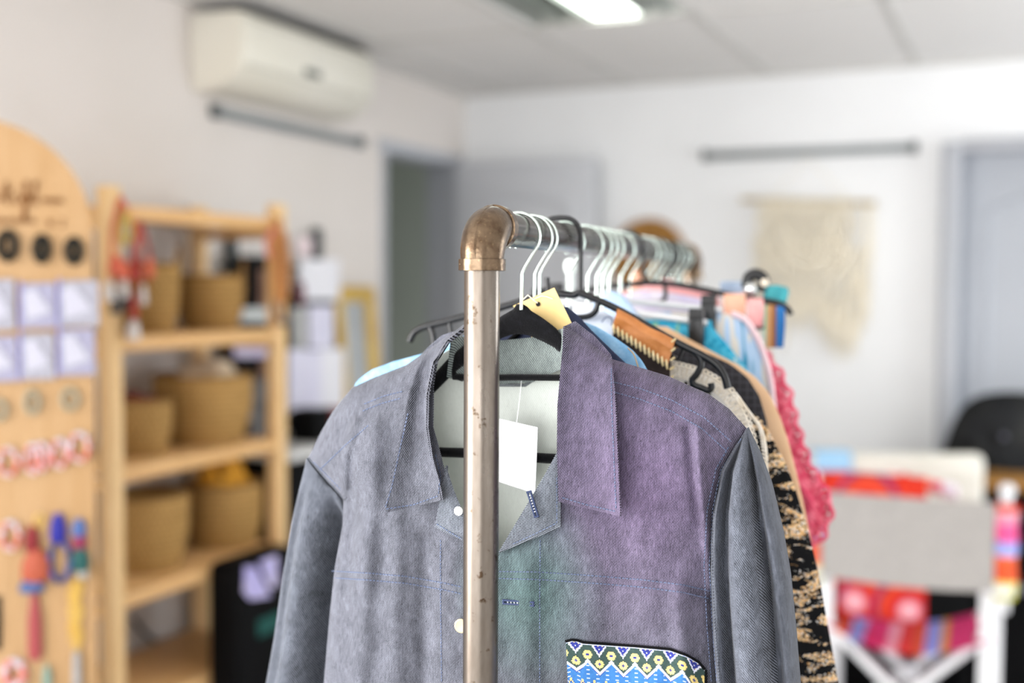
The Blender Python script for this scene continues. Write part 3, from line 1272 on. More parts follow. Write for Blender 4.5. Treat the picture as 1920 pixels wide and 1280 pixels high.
# buttonholes and buttons
for (x0, y0, x1, y1) in ((992, 922, 1006, 968), (944, 1128, 1000, 1132)):
    m = MB()
    a, b = cast(x0, y0, .0012), cast(x1, y1, .0012)
    w = (b - a).normalized().cross(D).normalized() * .0016
    m.tube([a + w, b + w], .0011, 6)
    m.tube([a - w, b - w], .0011, 6)
    m.tube([b + w * 1.6, b - w * 1.6], .0012, 6)
    m.tube([a + w * 1.6, a - w * 1.6], .0012, 6)
    bh = obj('buttonhole', m, mk('navy_buttonhole_thread', '#3a4566', '#2f3957', 200, rough=.8), JR)
    m = MB()
    for k in range(7):
        c_ = a.lerp(b, .15 + .11 * k)
        m.tube([c_ - w * .7, c_ + V((0, 0, .0006)) - D * .0008, c_ + w * .7], .0005, 5)
    obj('frayed_thread', m, flat('#e6e8f0', .8), bh)
for (x, y, r, c) in ((861, 957, .0046, '#f4f3f1'), (866, 1172, .0072, '#cdb48c')):
    m = MB()
    p = cast(x, y, .0)
    m.lathe(p, [(r * .2, .0006), (r * .85, .0008), (r, .0016), (r, .0026), (r * .8, .0034), (r * .5, .0028), (.0001, .0026)], 24, ax=(HX, Z3, -D))
    obj('button', m, flat(c, .35), JR)

# woven patch pocket: one small cell per stitch
PW, PH = 128, 120
m = MB()
NB = 7
tl_, tr_ = (1061, 1203), (1322, 1252)


def ptop(u):
    return interp([(0, 1204), (.06, 1200), (.12, 1206), (.5, 1213), (.75, 1219), (.88, 1231), (.97, 1245), (1, 1256)], u)


vsI = {}


def pcell(i, j):
    """palette index: 0 green 1 white 2 navy 3 yellow 4 blue 5 lilac"""
    c = ((i + 3) % 22) - 11
    a = abs(c)
    yz = 27 - a * 12 / 11
    if j < 1:
        return 1 if (i // 2) % 2 else 5
    if j < yz - 1.2:
        # flowers
        for fx, fy in ((11, 9.5), (0, 18)):
            dx, dy = (a - fx), j - fy
            q = math.hypot(dx, dy)
            if q < 1.2:
                return 2
            if q < 4.1 and not (abs(abs(dx) - abs(dy)) < .45 and q > 2.9):
                return 3
        if a <= 7.6 - j * .66:
            if a > 7.6 - j * .66 - 1.9:
                return 1
            if (j % 3 == 1 and (c + j) % 4 == 0):
                return 3 if j % 2 else 1
            return 2
        return 0
    if abs(j - yz) <= 1.6:
        return 1
    if j < yz + 2.6:
        return 2 if (i + j) % 2 else 5
    dj = j - yz
    jj = (j - 34) % 26
    b = abs(a - 5.5)
    if j > 31 and jj < 11:
        q = abs(b * 2.2 - jj)
        if q < 1.3:
            return 3
        if q < 2.2:
            return 2
        if jj > 7 and b < 3 and i % 2:
            return 3
    if j > 44 and jj >= 11:
        if abs(jj - 13) < 1:
            return 1 if i % 3 else 2
        if abs((jj - 19) - 2.4 * sin(i * .58)) < 1:
            return 3
    if j % 4 == 0 and (i // 3) % 3 == 0:
        return 5
    return 4


def pvert(i, j):
    if (i, j) not in vsI:
        u = i / PW
        x0 = 1061 + j * .10
        x1 = 1321 - j * .02
        x = x0 + (x1 - x0) * u
        y = ptop(u) + j * 1.98
        p = rp(SJ, x, y, BD(x, y) + .0028)
        vsI[(i, j)] = len(m.v)
        m.v.append(p)
    return vsI[(i, j)]


for j in range(PH):
    for i in range(PW):
        m.f.append((pvert(i, j), pvert(i + 1, j), pvert(i + 1, j + 1), pvert(i, j + 1)))
        m.mi.append(pcell(i, j))
nf = len(m.v)
# give the pocket thickness: rim back to the jacket
rimI = [(i, 0) for i in range(PW + 1)] + [(PW, j) for j in range(1, PH + 1)] + [(i, PH) for i in range(PW - 1, -1, -1)] + [(0, j) for j in range(PH - 1, 0, -1)]
bk = []
for (i, j) in rimI:
    bk.append(len(m.v))
    m.v.append(m.v[vsI[(i, j)]] + D * .0022)
for k in range(len(rimI)):
    k2 = (k + 1) % len(rimI)
    m.f.append((vsI[rimI[k2]], vsI[rimI[k]], bk[k], bk[k2]))
    m.mi.append(0)
pk = obj('chest_pocket', m, [mk('woven_green', '#2f4440', '#283b38', 300, rough=.85), mk('woven_white', '#d9d8e4', '#cccddc', 300, rough=.85),
                             mk('woven_navy', '#27308a', '#222a70', 300, rough=.85), mk('woven_yellow', '#d8c27e', '#c8b06a', 300, rough=.85),
                             mk('woven_blue', '#316aa6', '#2c609a', 300, rough=.85), mk('woven_lilac', '#b9c6ee', '#aebbe6', 300, rough=.85)], JR, smooth=False,
         label='woven pocket with yellow flowers, white zigzags and blue ground')
m = MB()
pts = [rp(SJ, 1061 + 260 * u, ptop(u) - 2, BD(1061 + 260 * u, ptop(u) - 2) + .003) for u in [k / 24 for k in range(25)]]
m.tube(pts, .0013, 6)
pts = [rp(SJ, 1324, y, BD(1324, y) + .0028) for y in range(1256, 1430, 12)]
m.tube(pts, .0011, 6)
obj('pocket_binding', m, M_blackmat, pk)

# velvet hanger carrying the jacket
hv = thing('velvet_hanger', 'black velvet hanger holding the charcoal denim jacket', 'hanger', tz(SJ, 0, -.25))
m = MB()
m.tube(hook_pts(SJ, 0, -.080), .0018, 12)
obj('hook', m, M_wire, hv)
m = MB()
up = [(735, 790), (800, 716), (845, 667), (900, 622), (940, 592), (962, 580), (967, 570), (985, 569), (992, 580), (1015, 594), (1042, 614), (1062, 640), (1150, 722), (1235, 800)]
lo = [(742, 800), (806, 745), (850, 700), (900, 660), (940, 634), (960, 627), (967, 626), (985, 627), (995, 630), (1018, 640), (1040, 652), (1060, 672), (1145, 748), (1230, 812)]
G0, G1 = resample(p2(up), 60), resample(p2(lo), 60)
G = []
for i in range(60):
    c_ = []
    for k in range(12):
        a = 2 * PI * k / 12
        q = G0[i].lerp(G1[i], .5 - .5 * cos(a))
        c_.append(JP(q.x, q.y, -.004 + .0032 * sin(a)))
    G.append(c_)
vs = [p for r in G for p in r]
fs = []
for i in range(59):
    for k in range(12):
        fs.append((i * 12 + k, i * 12 + (k + 1) % 12, (i + 1) * 12 + (k + 1) % 12, (i + 1) * 12 + k))
fs += [tuple(range(12)), tuple(59 * 12 + k for k in range(12))[::-1]]
m.add(vs, fs)
obj('shoulder_arm', m, M_velvet, hv, angle=70)
m = MB()
m.tube([JP(x, y, -.004) for x, y in [(850, 706), (905, 709), (960, 707), (1062, 708)]], .0034, 10)
m.tube([JP(x, y, -.004) for x, y in [(868, 682), (856, 680), (850, 688), (852, 706), (868, 710)]], .0030, 10)
obj('accessory_bar', m, M_velvet, hv)
m = MB()
m.tube([JP(x, y, -.004) for x, y in [(745, 795), (760, 838), (790, 846), (900, 850), (1024, 859), (1070, 861), (1220, 830), (1230, 806)]], .0052, 10)
obj('trouser_bar', m, M_velvet, hv)


def card(mb, pts, d_off, thick=.0005):
    mb.prism(pts, D * thick)


# swing tags
wt = thing('price_tag', 'blank white swing tag on clear thread inside the denim jacket collar', 'tag', JP(970, 920, .012))
m = MB()
card(m, [JP(928, 783, .012), JP(1008, 801, .0125), JP(1006, 862, .013), JP(1003, 925, .013), JP(926, 900, .013)], 0)
obj('card', m, M_white, wt, smooth=False)
m = MB()
m.tube([JP(978, 712, -.008), JP(975, 745, .004), JP(969, 791, .012)], .0004, 5)
obj('thread', m, flat('#f2f4f4', .4), wt)
kt = thing('kraft_tag', 'buff cardboard tag with punched hole tied behind the velvet hanger neck', 'tag', JP(1020, 650, -.02))
m = MB()
m.prism([rp(.125, 962, 573), rp(.125, 1001, 556), rp(.125, 1039, 539), rp(.125, 1073, 608), rp(.125, 1072, 640), rp(.125, 1010, 655)], D * .0007)
obj('card', m, mk('buff_card', '#e6c98c', '#dfc080', 30, rough=.7), kt, smooth=False)
m = MB()
hc = rp(.125, 1009, 570, .0004)
m.lathe(hc, [(.0024, 0), (.0024, .0005), (.0001, .0006)], 20, ax=(HX, Z3, -D))
obj('punched_hole', m, flat('#1c1c1c', .9), kt)
m = MB()
m.tube([rp(.125, *q) for q in [(1008, 568, .001), (1000, 562, .003), (990, 553, .003), (980, 562, .004)]], .0007, 5)
m.tube([rp(.125, *q) for q in [(1000, 561, .003), (1015, 555, .002), (1025, 556, .002), (1036, 560, .002)]], .0005, 5)
obj('string', m, flat('#f0e6d2', .8), kt)


# ------------------------------------------------------------------ other garments
def garment(name, label, cat, s, right, hem, mats, left=None, thick=(.006, .016), folds=.004, seed=0., group=None, n=72, levels=90, px=True, parent=None, flare=.01, pname=None, kfold=40, uvs=1.):
    rt = []
    for a, b in right:
        if px:
            q = rp(s, a, b) - rail(s)
            rt.append((q.z, q.dot(HX)))
        else:
            rt.append((b, a))
    rt.sort()
    if left:
        lt = []
        for a, b in left:
            if px:
                q = rp(s, a, b) - rail(s)
                lt.append((q.z, q.dot(HX)))
            else:
                lt.append((b, a))
        lt.sort()
    else:
        lt = [(z, -t) for z, t in rt]
    top = min(rt[-1][0], lt[-1][0]) if not left else max(rt[-1][0], lt[-1][0])
    rt = [(hem, rt[0][1] + flare)] + rt
    lt = [(hem, lt[0][1] - flare)] + lt
    vs, uv = [], []
    for i in range(levels):
        v = i / (levels - 1)
        z = top + (hem - top) * (v ** 1.35)
        a, b = interp(lt, z), interp(rt, z)
        if b - a < .006:
            c_ = (a + b) / 2
            a, b = c_ - .003, c_ + .003
        mid, hf = (a + b) / 2, (b - a) / 2
        dz = top - z
        th = thick[0] + (thick[1] - thick[0]) * smooth01(dz / .25)
        for k in range(n):
            an = 2 * PI * k / n
            c_, s_ = cos(an), sin(an)
            t = mid + hf * math.copysign(abs(c_) ** .8, c_)
            y = th * math.copysign(abs(s_) ** .8, s_)
            y += folds * smooth01((dz - .05) / .2) * (sin(t * kfold + seed) * .7 + noise.noise(V((t * 22 + seed, z * 3, seed)))) * abs(s_) ** .3
            vs.append(tz(s, t, z, y))
            uv.append((t * uvs, z * uvs))
    fs = []
    for i in range(levels - 1):
        for k in range(n):
            k2 = (k + 1) % n
            fs.append((i * n + k, (i + 1) * n + k, (i + 1) * n + k2, i * n + k2))
    fs.append(tuple(range(n)))
    fs.append(tuple((levels - 1) * n + k for k in range(n))[::-1])
    m = MB()
    m.add(vs, fs, 0, uv)
    if parent:
        return obj(pname, m, mats, parent, angle=70)
    t = thing(name, label, cat, tz(s, 0, hem), group)
    obj(pname or 'body', m, mats, t, angle=70)
    return t


M_navy = mk('navy_cotton', '#2c3450', '#262d45', 40, rough=.85)
M_ltdenim = NT('light_blue_denim')
v_ = M_ltdenim.coord()
M_ltdenim.base(M_ltdenim.mix(M_ltdenim.rng(M_ltdenim.noise(v_, 55, 5, .65), .35, .65), lin('#6ba0cc'), lin('#9cc4e2')))
M_ltdenim.bump(M_ltdenim.noise(v_, 600, 3), .3, .001)
M_ltdenim = M_ltdenim.pr(.85, 0, .2)

# navy shirt
simple_hanger(.148, 'thin wire hanger carrying the navy shirt', bodymat=M_blackmat, half=.09, bar=False, off=.0, neck=-.092, drop=.09)
garment('navy_shirt', 'navy shirt hanging between the charcoal jacket and pale blue denim', 'shirt', .152,
        [(1015, 572), (1062, 574), (1085, 592), (1110, 620), (1160, 668), (1250, 750), (1300, 900)], -.72, M_navy,
        left=[(1000, 572), (960, 580), (930, 615), (880, 660), (760, 760), (700, 900)], thick=(.003, .006), folds=.001, seed=1.)
# pale blue denim jacket
simple_hanger(.163, 'thin wire hanger carrying the pale blue denim jacket', bodymat=M_blackmat, half=.11, bar=False, off=.001, neck=-.094, drop=.10)
lb = garment('denim_jacket', 'pale blue washed denim jacket whose shoulders peek out behind the charcoal one', 'jacket', .176,
             [(1066, 590), (1085, 600), (1115, 610), (1150, 630), (1185, 655), (1204, 676), (1213, 692), (1240, 760), (1260, 900), (1300, 1280)], -.70, M_ltdenim,
             left=[(1000, 595), (900, 615), (850, 640), (790, 664), (740, 677), (695, 694), (668, 715), (655, 760), (640, 900), (620, 1280)], thick=(.004, .007), folds=.0012, seed=2.)
m = MB()
pts = [rp(.176, x, y, .009) for x, y in [(1177, 652), (1187, 662), (1193, 676), (1200, 700)]]
m.tube(spline(pts, 4), .0007, 5)
obj('seam_stitching', m, flat('#c9a878', .8), lb)

# black tubular hanger with end hooks + leather piece
SB = .262
bh = thing('plastic_hanger', 'black tubular hanger with curled end hooks, tan leather bag on its arm', 'hanger', tz(SB, 0, -.2))
m = MB()
pts = [tz(SB, t, z) for t, z in [(-.024, -.008), (-.0245, .002), (-.021, .014), (-.012, .021), (0, .0225), (.012, .0205), (.0205, .013), (.0238, .0), (.0238, -.03), (.0238, -.066)]]
m.tube(spline(pts, 4), .0030, 12)
obj('hook', m, M_black, bh)


def bp_(l, d=0.):
    return [rp(SB, x, y, d) for x, y in l]


m = MB()
m.tube(spline(bp_([(1084, 548), (1120, 562), (1170, 586), (1265, 640), (1320, 668), (1345, 686), (1358, 706), (1364, 728)]), 5), .0042, 12)
m.tube(spline(bp_([(1084, 548), (1074, 553), (1045, 551), (1000, 558), (940, 576), (868, 594), (830, 604), (798, 612), (778, 622), (768, 640)]), 5), .0042, 12)
m.tube(spline(bp_([(1305, 662), (1313, 672), (1314, 686), (1306, 702), (1298, 712), (1302, 722), (1318, 728), (1328, 732), (1334, 726), (1333, 718)]), 5), .0038, 12)
m.tube(spline(bp_([(806, 610), (812, 628), (814, 645)]), 5), .0036, 10)
m.tube(spline(bp_([(842, 600), (845, 618), (848, 640)]), 5), .003, 10)
m.tube(bp_([(1281, 652), (1273, 672), (1250, 664)]), .0026, 8)
m.tube(spline(bp_([(1122, 564), (1116, 584), (1098, 594), (1060, 594)]), 5), .0034, 10)
m.tube(spline(bp_([(1027, 552), (1027, 536), (1026, 520)]), 4), .003, 10)
m.tube(spline(bp_([(1027, 540), (1015, 546), (1000, 552)]), 4), .003, 10)
obj('shoulder_arm', m, M_black, bh)
# leather bag looped over the arm
lbg = thing('leather_bag', 'dark brown suede bag with tan leather flap and cream whipstitching over the black hanger arm', 'bag', tz(SB, .09, -.35))
A0, A1 = V((1158, 578, 0)), V((1266, 638, 0))
E0, E1 = V((1148, 612, 0)), V((1252, 682, 0))
G = []
for i in range(20):
    v = i / 19
    row = []
    for j in range(26):
        u = j / 25
        q = (A0.lerp(A1, u)).lerp(E0.lerp(E1, u), v)
        d = .004 + .009 * sin(min(1, v * 2.2) * PI / 2) - .003 * v + .0012 * sin(u * 9 + v * 4) + .001 * noise.noise(V((u * 4, v * 3, 2)))
        row.append(rp(SB, q.x, q.y, d))
    G.append(row)
# wrap over the arm to the back
back = []
for k in range(1, 5):
    back.insert(0, [p + D * (.0045 * k) + Z3 * (.0035 * sin(k / 4 * PI) - .002 * k) for p in G[0]])
m = MB()
m.sheet(back + G, .0018, face=-D)
M_tan = mk('tan_leather', '#c98246', '#b56f34', 60, rough=.42, spec=.5, bump=.25, bscale=500)
flap = obj('flap', m, M_tan, lbg, angle=70)
G = []
for i in range(26):
    v = i / 25
    row = []
    for j in range(26):
        u = j / 25
        q0 = V((1150, 606, 0)).lerp(V((1256, 676, 0)), u)
        q = q0 + V((-8 * v + 8 * u * v, 150 * v, 0))
        row.append(rp(SB, q.x, q.y, .0055 + .006 * sin(v * PI) * sin(u * PI)))
    G.append(row)
m = MB()
m.sheet(G, .006, face=-D)
obj('body', m, mk('dark_brown_suede', '#2e211d', '#241915', 90, rough=.9, bump=.3, bscale=600), lbg, angle=70)
m = MB()
for k in range(13):
    u = .03 + k / 12.6
    q = E0.lerp(E1, u)
    a = rp(SB, q.x - 1, q.y - 7, .0125)
    b = rp(SB, q.x + 1, q.y + 11, .0125)
    m.tube([a, a.lerp(b, .5) - D * .0015, b], [.0010, .0017, .0009], 6)
for k in range(7):
    v = k / 6
    q = A1.lerp(E1 + V((8, 60, 0)), v)
    m.tube([rp(SB, q.x - 7, q.y + 3, .0125), rp(SB, q.x + 1, q.y - 3, .0125)], .0012, 6)
obj('whipstitch', m, mk('waxed_cream_thread', '#e3cfa2', '#d3bb88', 90, rough=.8), flap)

# white top with motif beside it, on the velvet hanger
hv2 = simple_hanger(.277, 'black velvet hanger half hidden by the buff tag, holding a white top', 'velvet_hanger', M_wire, M_velvet, half=.17, thick=.0065, bar=False, neck=-.088, lean=.0)
wt2 = garment('white_top', 'white top with a pale printed motif next to the tan leather flap', 'top', .276,              [(1108, 574), (1125, 580), (1148, 592), (1160, 610), (1180, 660), (1220, 760), (1240, 900)], -.6,
              mk('white_cotton', '#dfe6f4', '#e8edf7', 18, rough=.85), left=[(1075, 600), (1030, 612), (950, 640), (880, 700), (830, 800)], thick=(.003, .006), folds=.001, seed=4.)
m = MB()
pts = [rp(.276, x, y, .008) for x, y in [(1128, 604), (1134, 596), (1142, 594), (1148, 600), (1146, 610)]]
m.tube(spline(pts, 4), .0008, 5)
obj('printed_motif', m, flat('#7d8aa6', .8), wt2)


# lace top -----------------------------------------------------------
def lace_mat():
    n = NT('cream_lace')
    c = n.coord()
    vo = n.n('ShaderNodeTexVoronoi')
    vo.feature = 'DISTANCE_TO_EDGE'
    vo.inputs['Scale'].default_value = 190
    n.l(c, vo.inputs['Vector'])
    big = n.noise(c, 60, 3)
    f = n.math('MULTIPLY', n.rng(vo.outputs['Distance'], .10, .16), n.rng(big, .53, .59))
    n.base(n.mix(f, lin('#fbf6f0'), lin('#2a2725')))
    n.bump(vo.outputs['Distance'], -.5, .002)
    return n.pr(.9, 0, .2)


M_lace = lace_mat()
lt = garment('lace_top', 'cream and white lace top with black floral holes next to the charcoal sleeve', 'top', .292,
             [(1235, 676), (1262, 680), (1300, 694), (1340, 712), (1375, 742), (1398, 780), (1412, 830), (1422, 880), (1432, 960), (1440, 1100)], -.62, M_lace,
             left=[(1100, 640), (1000, 650), (900, 690), (860, 750), (840, 900)], thick=(.005, .010), folds=.001, seed=5.)
m = MB()
M_lace_trim = mk('cream_crochet_trim', '#fbf3e6', '#ecdfca', 120, rough=.9, bump=.5, bscale=500)
edge = spline([rp(.292, x, y, .012) for x, y in [(1252, 682), (1290, 690), (1330, 704), (1370, 734), (1396, 776), (1412, 828), (1424, 890)]], 10)
for i, p in enumerate(edge):
    if i % 2 == 0:
        q = edge[min(i + 1, len(edge) - 1)] - edge[max(0, i - 1)]
        nn = q.cross(D).normalized()
        ring = [p - nn * .004 + q.normalized() * (.0045 * cos(a)) + nn * (.0085 * sin(a)) - D * .001 * (i % 3) for a in [2 * PI * k / 10 for k in range(10)]]
        m.tube(ring, .0011, 5, closed=True)
m.tube([p - D * .001 for p in edge], .0018, 6)
edge2 = spline([rp(.292, x, y, .0125) for x, y in [(1378, 742), (1402, 775), (1420, 800), (1428, 840), (1430, 890)]], 8)
for i, p in enumerate(edge2):
    m.tube([p + V((0, 0, .002)), p + HX * .004 - D * .001, p + HX * .006 - Z3 * .006], .0013, 5)
obj('lace_edging', m, M_lace_trim, lt)


# black and tan animal print ------------------------------------------
def print_mat():
    n = NT('animal_print_knit')
    uvc = n.coord('UV')
    big = n.noise(n.mapping(uvc, (.8, 2.0, 1), (0, 0, .35)), 30, 4, .7, .8)
    cell = n.n('ShaderNodeTexVoronoi')
    cell.inputs['Scale'].default_value = 640
    n.l(uvc, cell.inputs['Vector'])
    sepc = n.n('ShaderNodeSeparateColor')
    n.l(cell.outputs['Color'], sepc.inputs[0])
    sh = n.math('ADD', big, n.math('MULTIPLY', n.math('SUBTRACT', sepc.outputs[0], .5), .14))
    f = n.rng(sh, .552, .562)
    fw = n.rng(sh, .585, .595)
    tanc = n.mix(n.rng(sepc.outputs[1], .3, .7), lin('#d3a26a'), lin('#e9c796'))
    edgec = n.mix(n.rng(sepc.outputs[2], .45, .5), tanc, lin('#e8e4df'))
    n.base(n.mix(f, lin('#0d0d0f'), n.mix(fw, edgec, tanc)))
    n.bump(cell.outputs['Distance'], .4, .001)
    return n.pr(.9, 0, .2)


M_print = print_mat()
garment('print_blouse', 'black blouse with scattered tan and white animal print, long sleeve beside the charcoal jacket', 'blouse', .335,
        [(1300, 720), (1360, 742), (1410, 770), (1432, 792), (1448, 820), (1470, 862), (1488, 905), (1505, 960), (1522, 1020), (1538, 1090), (1552, 1170), (1572, 1280), (1600, 1500)], -.78, M_print,
        left=[(1120, 700), (1000, 700), (900, 740), (860, 800), (840, 900), (800, 1280)], thick=(.007, .016), folds=.003, seed=6.5, kfold=60)


# dark checked jacket
def check_mat():
    n = NT('charcoal_check')
    uvc = n.coord('UV')
    sep = n.n('ShaderNodeSeparateXYZ')
    n.l(uvc, sep.inputs[0])
    lines = None
    for k in (0, 1):
        s_ = n.math('SINE', n.math('MULTIPLY', sep.outputs[k], 2 * PI / .009))
        g = n.rng(s_, .86, .97)
        lines = g if lines is None else n.math('MAXIMUM', lines, g)
    n.base(n.mix(n.math('MULTIPLY', lines, .4), lin('#2b292c'), lin('#5a5c66')))
    return n.pr(.85, 0, .2)


simple_hanger(.365, 'wire hanger under the dark checked jacket', half=.18, bar=False)
garment('checked_jacket', 'dark charcoal finely checked jacket with rounded shoulder', 'jacket', .375,
        [(1230, 620), (1255, 632), (1290, 652), (1330, 664), (1370, 682), (1402, 708), (1424, 742), (1438, 790), (1446, 850), (1452, 950), (1460, 1280)], -.72, check_mat(),
        left=[(1120, 625), (1000, 640), (930, 670), (880, 720), (850, 820), (820, 1280)], thick=(.008, .016), folds=.001, seed=7.)
# tan coat
M_tancloth = mk('tan_jersey', '#d9b490', '#d3ac86', 30, rough=.85)
simple_hanger(.41, 'wire hanger under the tan jersey coat', half=.18, bar=False)
garment('tan_coat', 'plain tan jersey coat with long sloping sleeve', 'coat', .42,
        [(1250, 612), (1300, 640), (1345, 664), (1385, 684), (1418, 708), (1444, 740), (1462, 780), (1478, 826), (1492, 880), (1506, 940), (1520, 1010), (1535, 1100), (1560, 1280)], -.86, M_tancloth,
        left=[(1120, 620), (1020, 640), (950, 670), (900, 720), (870, 820), (840, 1280)], thick=(.008, .016), folds=.002, seed=8.)

# chrome-hooked hangers crowding the middle of the rail: one of each, then copies further along
# pale blue blouse on wire hanger
h0 = simple_hanger(.44, 'bright wire hanger with the pale blue blouse', half=.12, bar=False, hr=.0019)
garment('blue_blouse', 'soft pale blue blouse hanging mid rail behind the black tubular hanger', 'blouse', .47,
        [(1150, 546), (1168, 552), (1185, 572), (1200, 600), (1240, 660)], -.5, mk('pale_blue_cotton', '#a9c4e6', '#b9d0ec', 30, rough=.85),
        left=[(1140, 546), (1120, 560), (1095, 590), (1040, 640)], thick=(.006, .010), folds=.001, seed=9.)
# clip hangers with patterned skirts
def skirt_mat():
    n = NT('teal_print')
    c = n.coord()
    a = n.noise(c, 26, 5, .6, .5)
    b = n.noise(n.mapping(c, (1, 1, .3), (0, 0, 0), (3, 1, 2)), 34, 3)
    d = n.noise(c, 160, 3, .7)
    col = n.mix(n.rng(d, .4, .62), lin('#1f8fb6'), lin('#4fb6d6'))
    col = n.mix(n.rng(b, .56, .62), col, lin('#a9c84e'))
    col = n.mix(n.rng(a, .62, .66), col, lin('#e8efe6'))
    n.base(col)
    n.bump(d, .5, .002)
    return n.pr(.85, 0, .2)


M_teal = skirt_mat()


def clip_hanger(s, label, pa, pb, clips, barmat, neck=-.07):
    t = thing('clip_hanger', label, 'hanger', tz(s, 0, -.15))
    m = MB()
    m.tube(hook_pts(s, 0, neck), .0019, 10)
    obj('hook', m, M_wire, t)
    m = MB()
    a, b = rp(s, *pa), rp(s, *pb)
    c = tz(s, .0044, neck)
    m.tube([c, V((c.x, c.y, (a.z + b.z) / 2))], .0028, 8)
    m.tube([a, b], .0042, 10)
    obj('clip_bar', m, barmat, t)
    for (x, y, h) in clips:
        m = MB()
        p = rp(s, x, y, .006)
        hh = h / 2200 * (p - CAM).length
        m.box(p - Z3 * hh / 2, (.019, .007, hh), (HX, D, Z3), .002)
        m.box(p - Z3 * hh / 2 + D * .012, (.019, .004, hh), (HX, D, Z3), .002)
        m.tube([p - HX * .009 - D * .002 - Z3 * .012, p + HX * .009 - D * .002 - Z3 * .012], .003, 8)
        obj('clip', m, M_black, t)
    return t


M_baw = mk('white_bar', '#dcdde0', rough=.3, metal=.3)
ch1 = clip_hanger(.475, 'white clip hanger gripping the teal skirt by a black clip', (1010, 560), (1326, 605), [(1305, 578, 92), (1010, 540, 70)], M_baw)
garment('patterned_skirt', 'teal skirt with lime and white print clipped under a black clip', 'skirt', .485,
        [(1335, 606), (1338, 616), (1368, 650), (1400, 690), (1440, 760), (1455, 900)], -.62, M_teal,
        left=[(1010, 596), (1008, 606), (985, 660), (950, 760), (930, 900)], thick=(.006, .010), folds=.0015, seed=10.)
M_waist = mk('white_waistband', '#e9e8ea', '#dedfe2', 30, rough=.8)
clip_hanger(.54, 'white clip hanger gripping the patchwork dress by a black clip', (1030, 552), (1352, 580), [(1328, 552, 78), (1040, 530, 60)], M_baw)


def patch_mat():
    n = NT('pastel_patchwork')
    c = n.coord()
    a = n.noise(n.mapping(c, (14, 14, 2.5)), 2.2, 2)
    col = n.mix(n.rng(a, .42, .44), lin('#2f93b9'), lin('#b7cfe9'))
    col = n.mix(n.rng(a, .5, .515), col, lin('#e6ddd2'))
    col = n.mix(n.rng(a, .6, .62), col, lin('#bcd4ee'))
    n.base(col)
    return n.pr(.85, 0, .2)


pd = garment('patchwork_dress', 'pale blue, cream and teal patchwork dress with pink strap', 'dress', .55,
             [(1352, 586), (1372, 590), (1395, 602), (1415, 632), (1432, 672), (1442, 720), (1450, 900)], -.75, patch_mat(),
             left=[(1040, 590), (1010, 640), (980, 760), (960, 900)], thick=(.006, .011), folds=.002, seed=11.)
m = MB()
m.tube(spline([rp(.55, x, y, .006) for x, y in [(1372, 588), (1398, 600), (1420, 634), (1436, 676), (1446, 722), (1452, 790)]], 6), .0065, 10, flat=.6)
obj('strap', m, mk('pale_pink_piping', '#f4d6da', '#eecbd2', 30, rough=.7), pd)

# pink crochet
def crochet_mat():
    n = NT('pink_crochet')
    c = n.coord()
    vo = n.n('ShaderNodeTexVoronoi')
    vo.inputs['Scale'].default_value = 95
    n.l(c, vo.inputs['Vector'])
    n.base(n.mix(n.rng(vo.outputs['Distance'], .2, .7), lin('#f58599'), lin('#d94e6b')))
    n.bump(vo.outputs['Distance'], -.9, .006)
    return n.pr(.9, 0, .2)


M_pink = crochet_mat()
simple_hanger(.60, 'wire hanger under the coral pink crochet cardigan', half=.2, bar=False)
pr_px = [(1398, 640), (1430, 672), (1452, 700), (1470, 740), (1482, 790), (1496, 838), (1512, 880), (1532, 912), (1548, 940), (1546, 968), (1534, 1000), (1516, 1016), (1500, 1030), (1494, 1060)]
pcg = garment('crochet_cardigan', 'coral pink open-stitch crochet cardigan with scalloped sleeve edge', 'cardigan', .61,
              pr_px, -.42, M_pink, left=[(1150, 650), (1080, 670), (1040, 720), (1020, 800), (1000, 1000)], thick=(.010, .020), folds=.003, seed=12., flare=-.02)
m = MB()
e_ = resample([tuple(rp(.61, x, y, .004)) for x, y in pr_px[1:]], 34)
for i, p in enumerate(e_):
    q = (e_[min(i + 1, 33)] - e_[max(i - 1, 0)]).normalized()
    nn = q.cross(D).normalized()
    r = .007 + .004 * (i % 3 == 0)
    m.tube([p + q * (r * cos(a)) - nn * (r * sin(a)) - D * (.003 * sin(2 * a + i)) for a in [2 * PI * k / 10 for k in range(10)]], .0032, 6, closed=True)
for i in range(6, 30, 1):
    for t_ in (.018, .034, .05):
        p = e_[i] - HX * t_ - D * .016
        m.tube([p + V((0, 0, .008)) - HX * .006, p - D * .004, p - Z3 * .008 + HX * .006], .003, 6)
obj('scalloped_edging', m, M_pink, pcg)

# black hanger further back with curved end + scarf and bits on it
SK = .60
bk2 = thing('plastic_hanger', 'black hanger with long sagging arm carrying striped scarf and peach camisoles', 'hanger', tz(SK, 0, -.12))
m = MB()
m.tube(spline([tz(SK, t, z) for t, z in [(-.022, -.006), (-.020, .012), (-.006, .021), (.010, .020), (.021, .008), (.023, -.01)]] + [rp(SK, 1207, 500), rp(SK, 1211, 530)], 5), .0028, 10)
obj('hook', m, M_black, bk2)
m = MB()
m.tube(spline([rp(SK, x, y) for x, y in [(1211, 530), (1260, 532), (1320, 543), (1380, 556), (1430, 563), (1458, 568), (1476, 578), (1483, 590)]], 5), .0042, 12)
m.tube(spline([rp(SK, x, y) for x, y in [(1211, 530), (1150, 536), (1080, 548), (1020, 560), (980, 580)]], 5), .0042, 12)
m.tube(spline([rp(SK, x, y) for x, y in [(1246, 534), (1248, 555), (1238, 566), (1212, 566)]], 5), .0032, 10)
m.tube(spline([rp(SK, x, y) for x, y in [(1400, 560), (1400, 568)]], 5), .0026, 8)
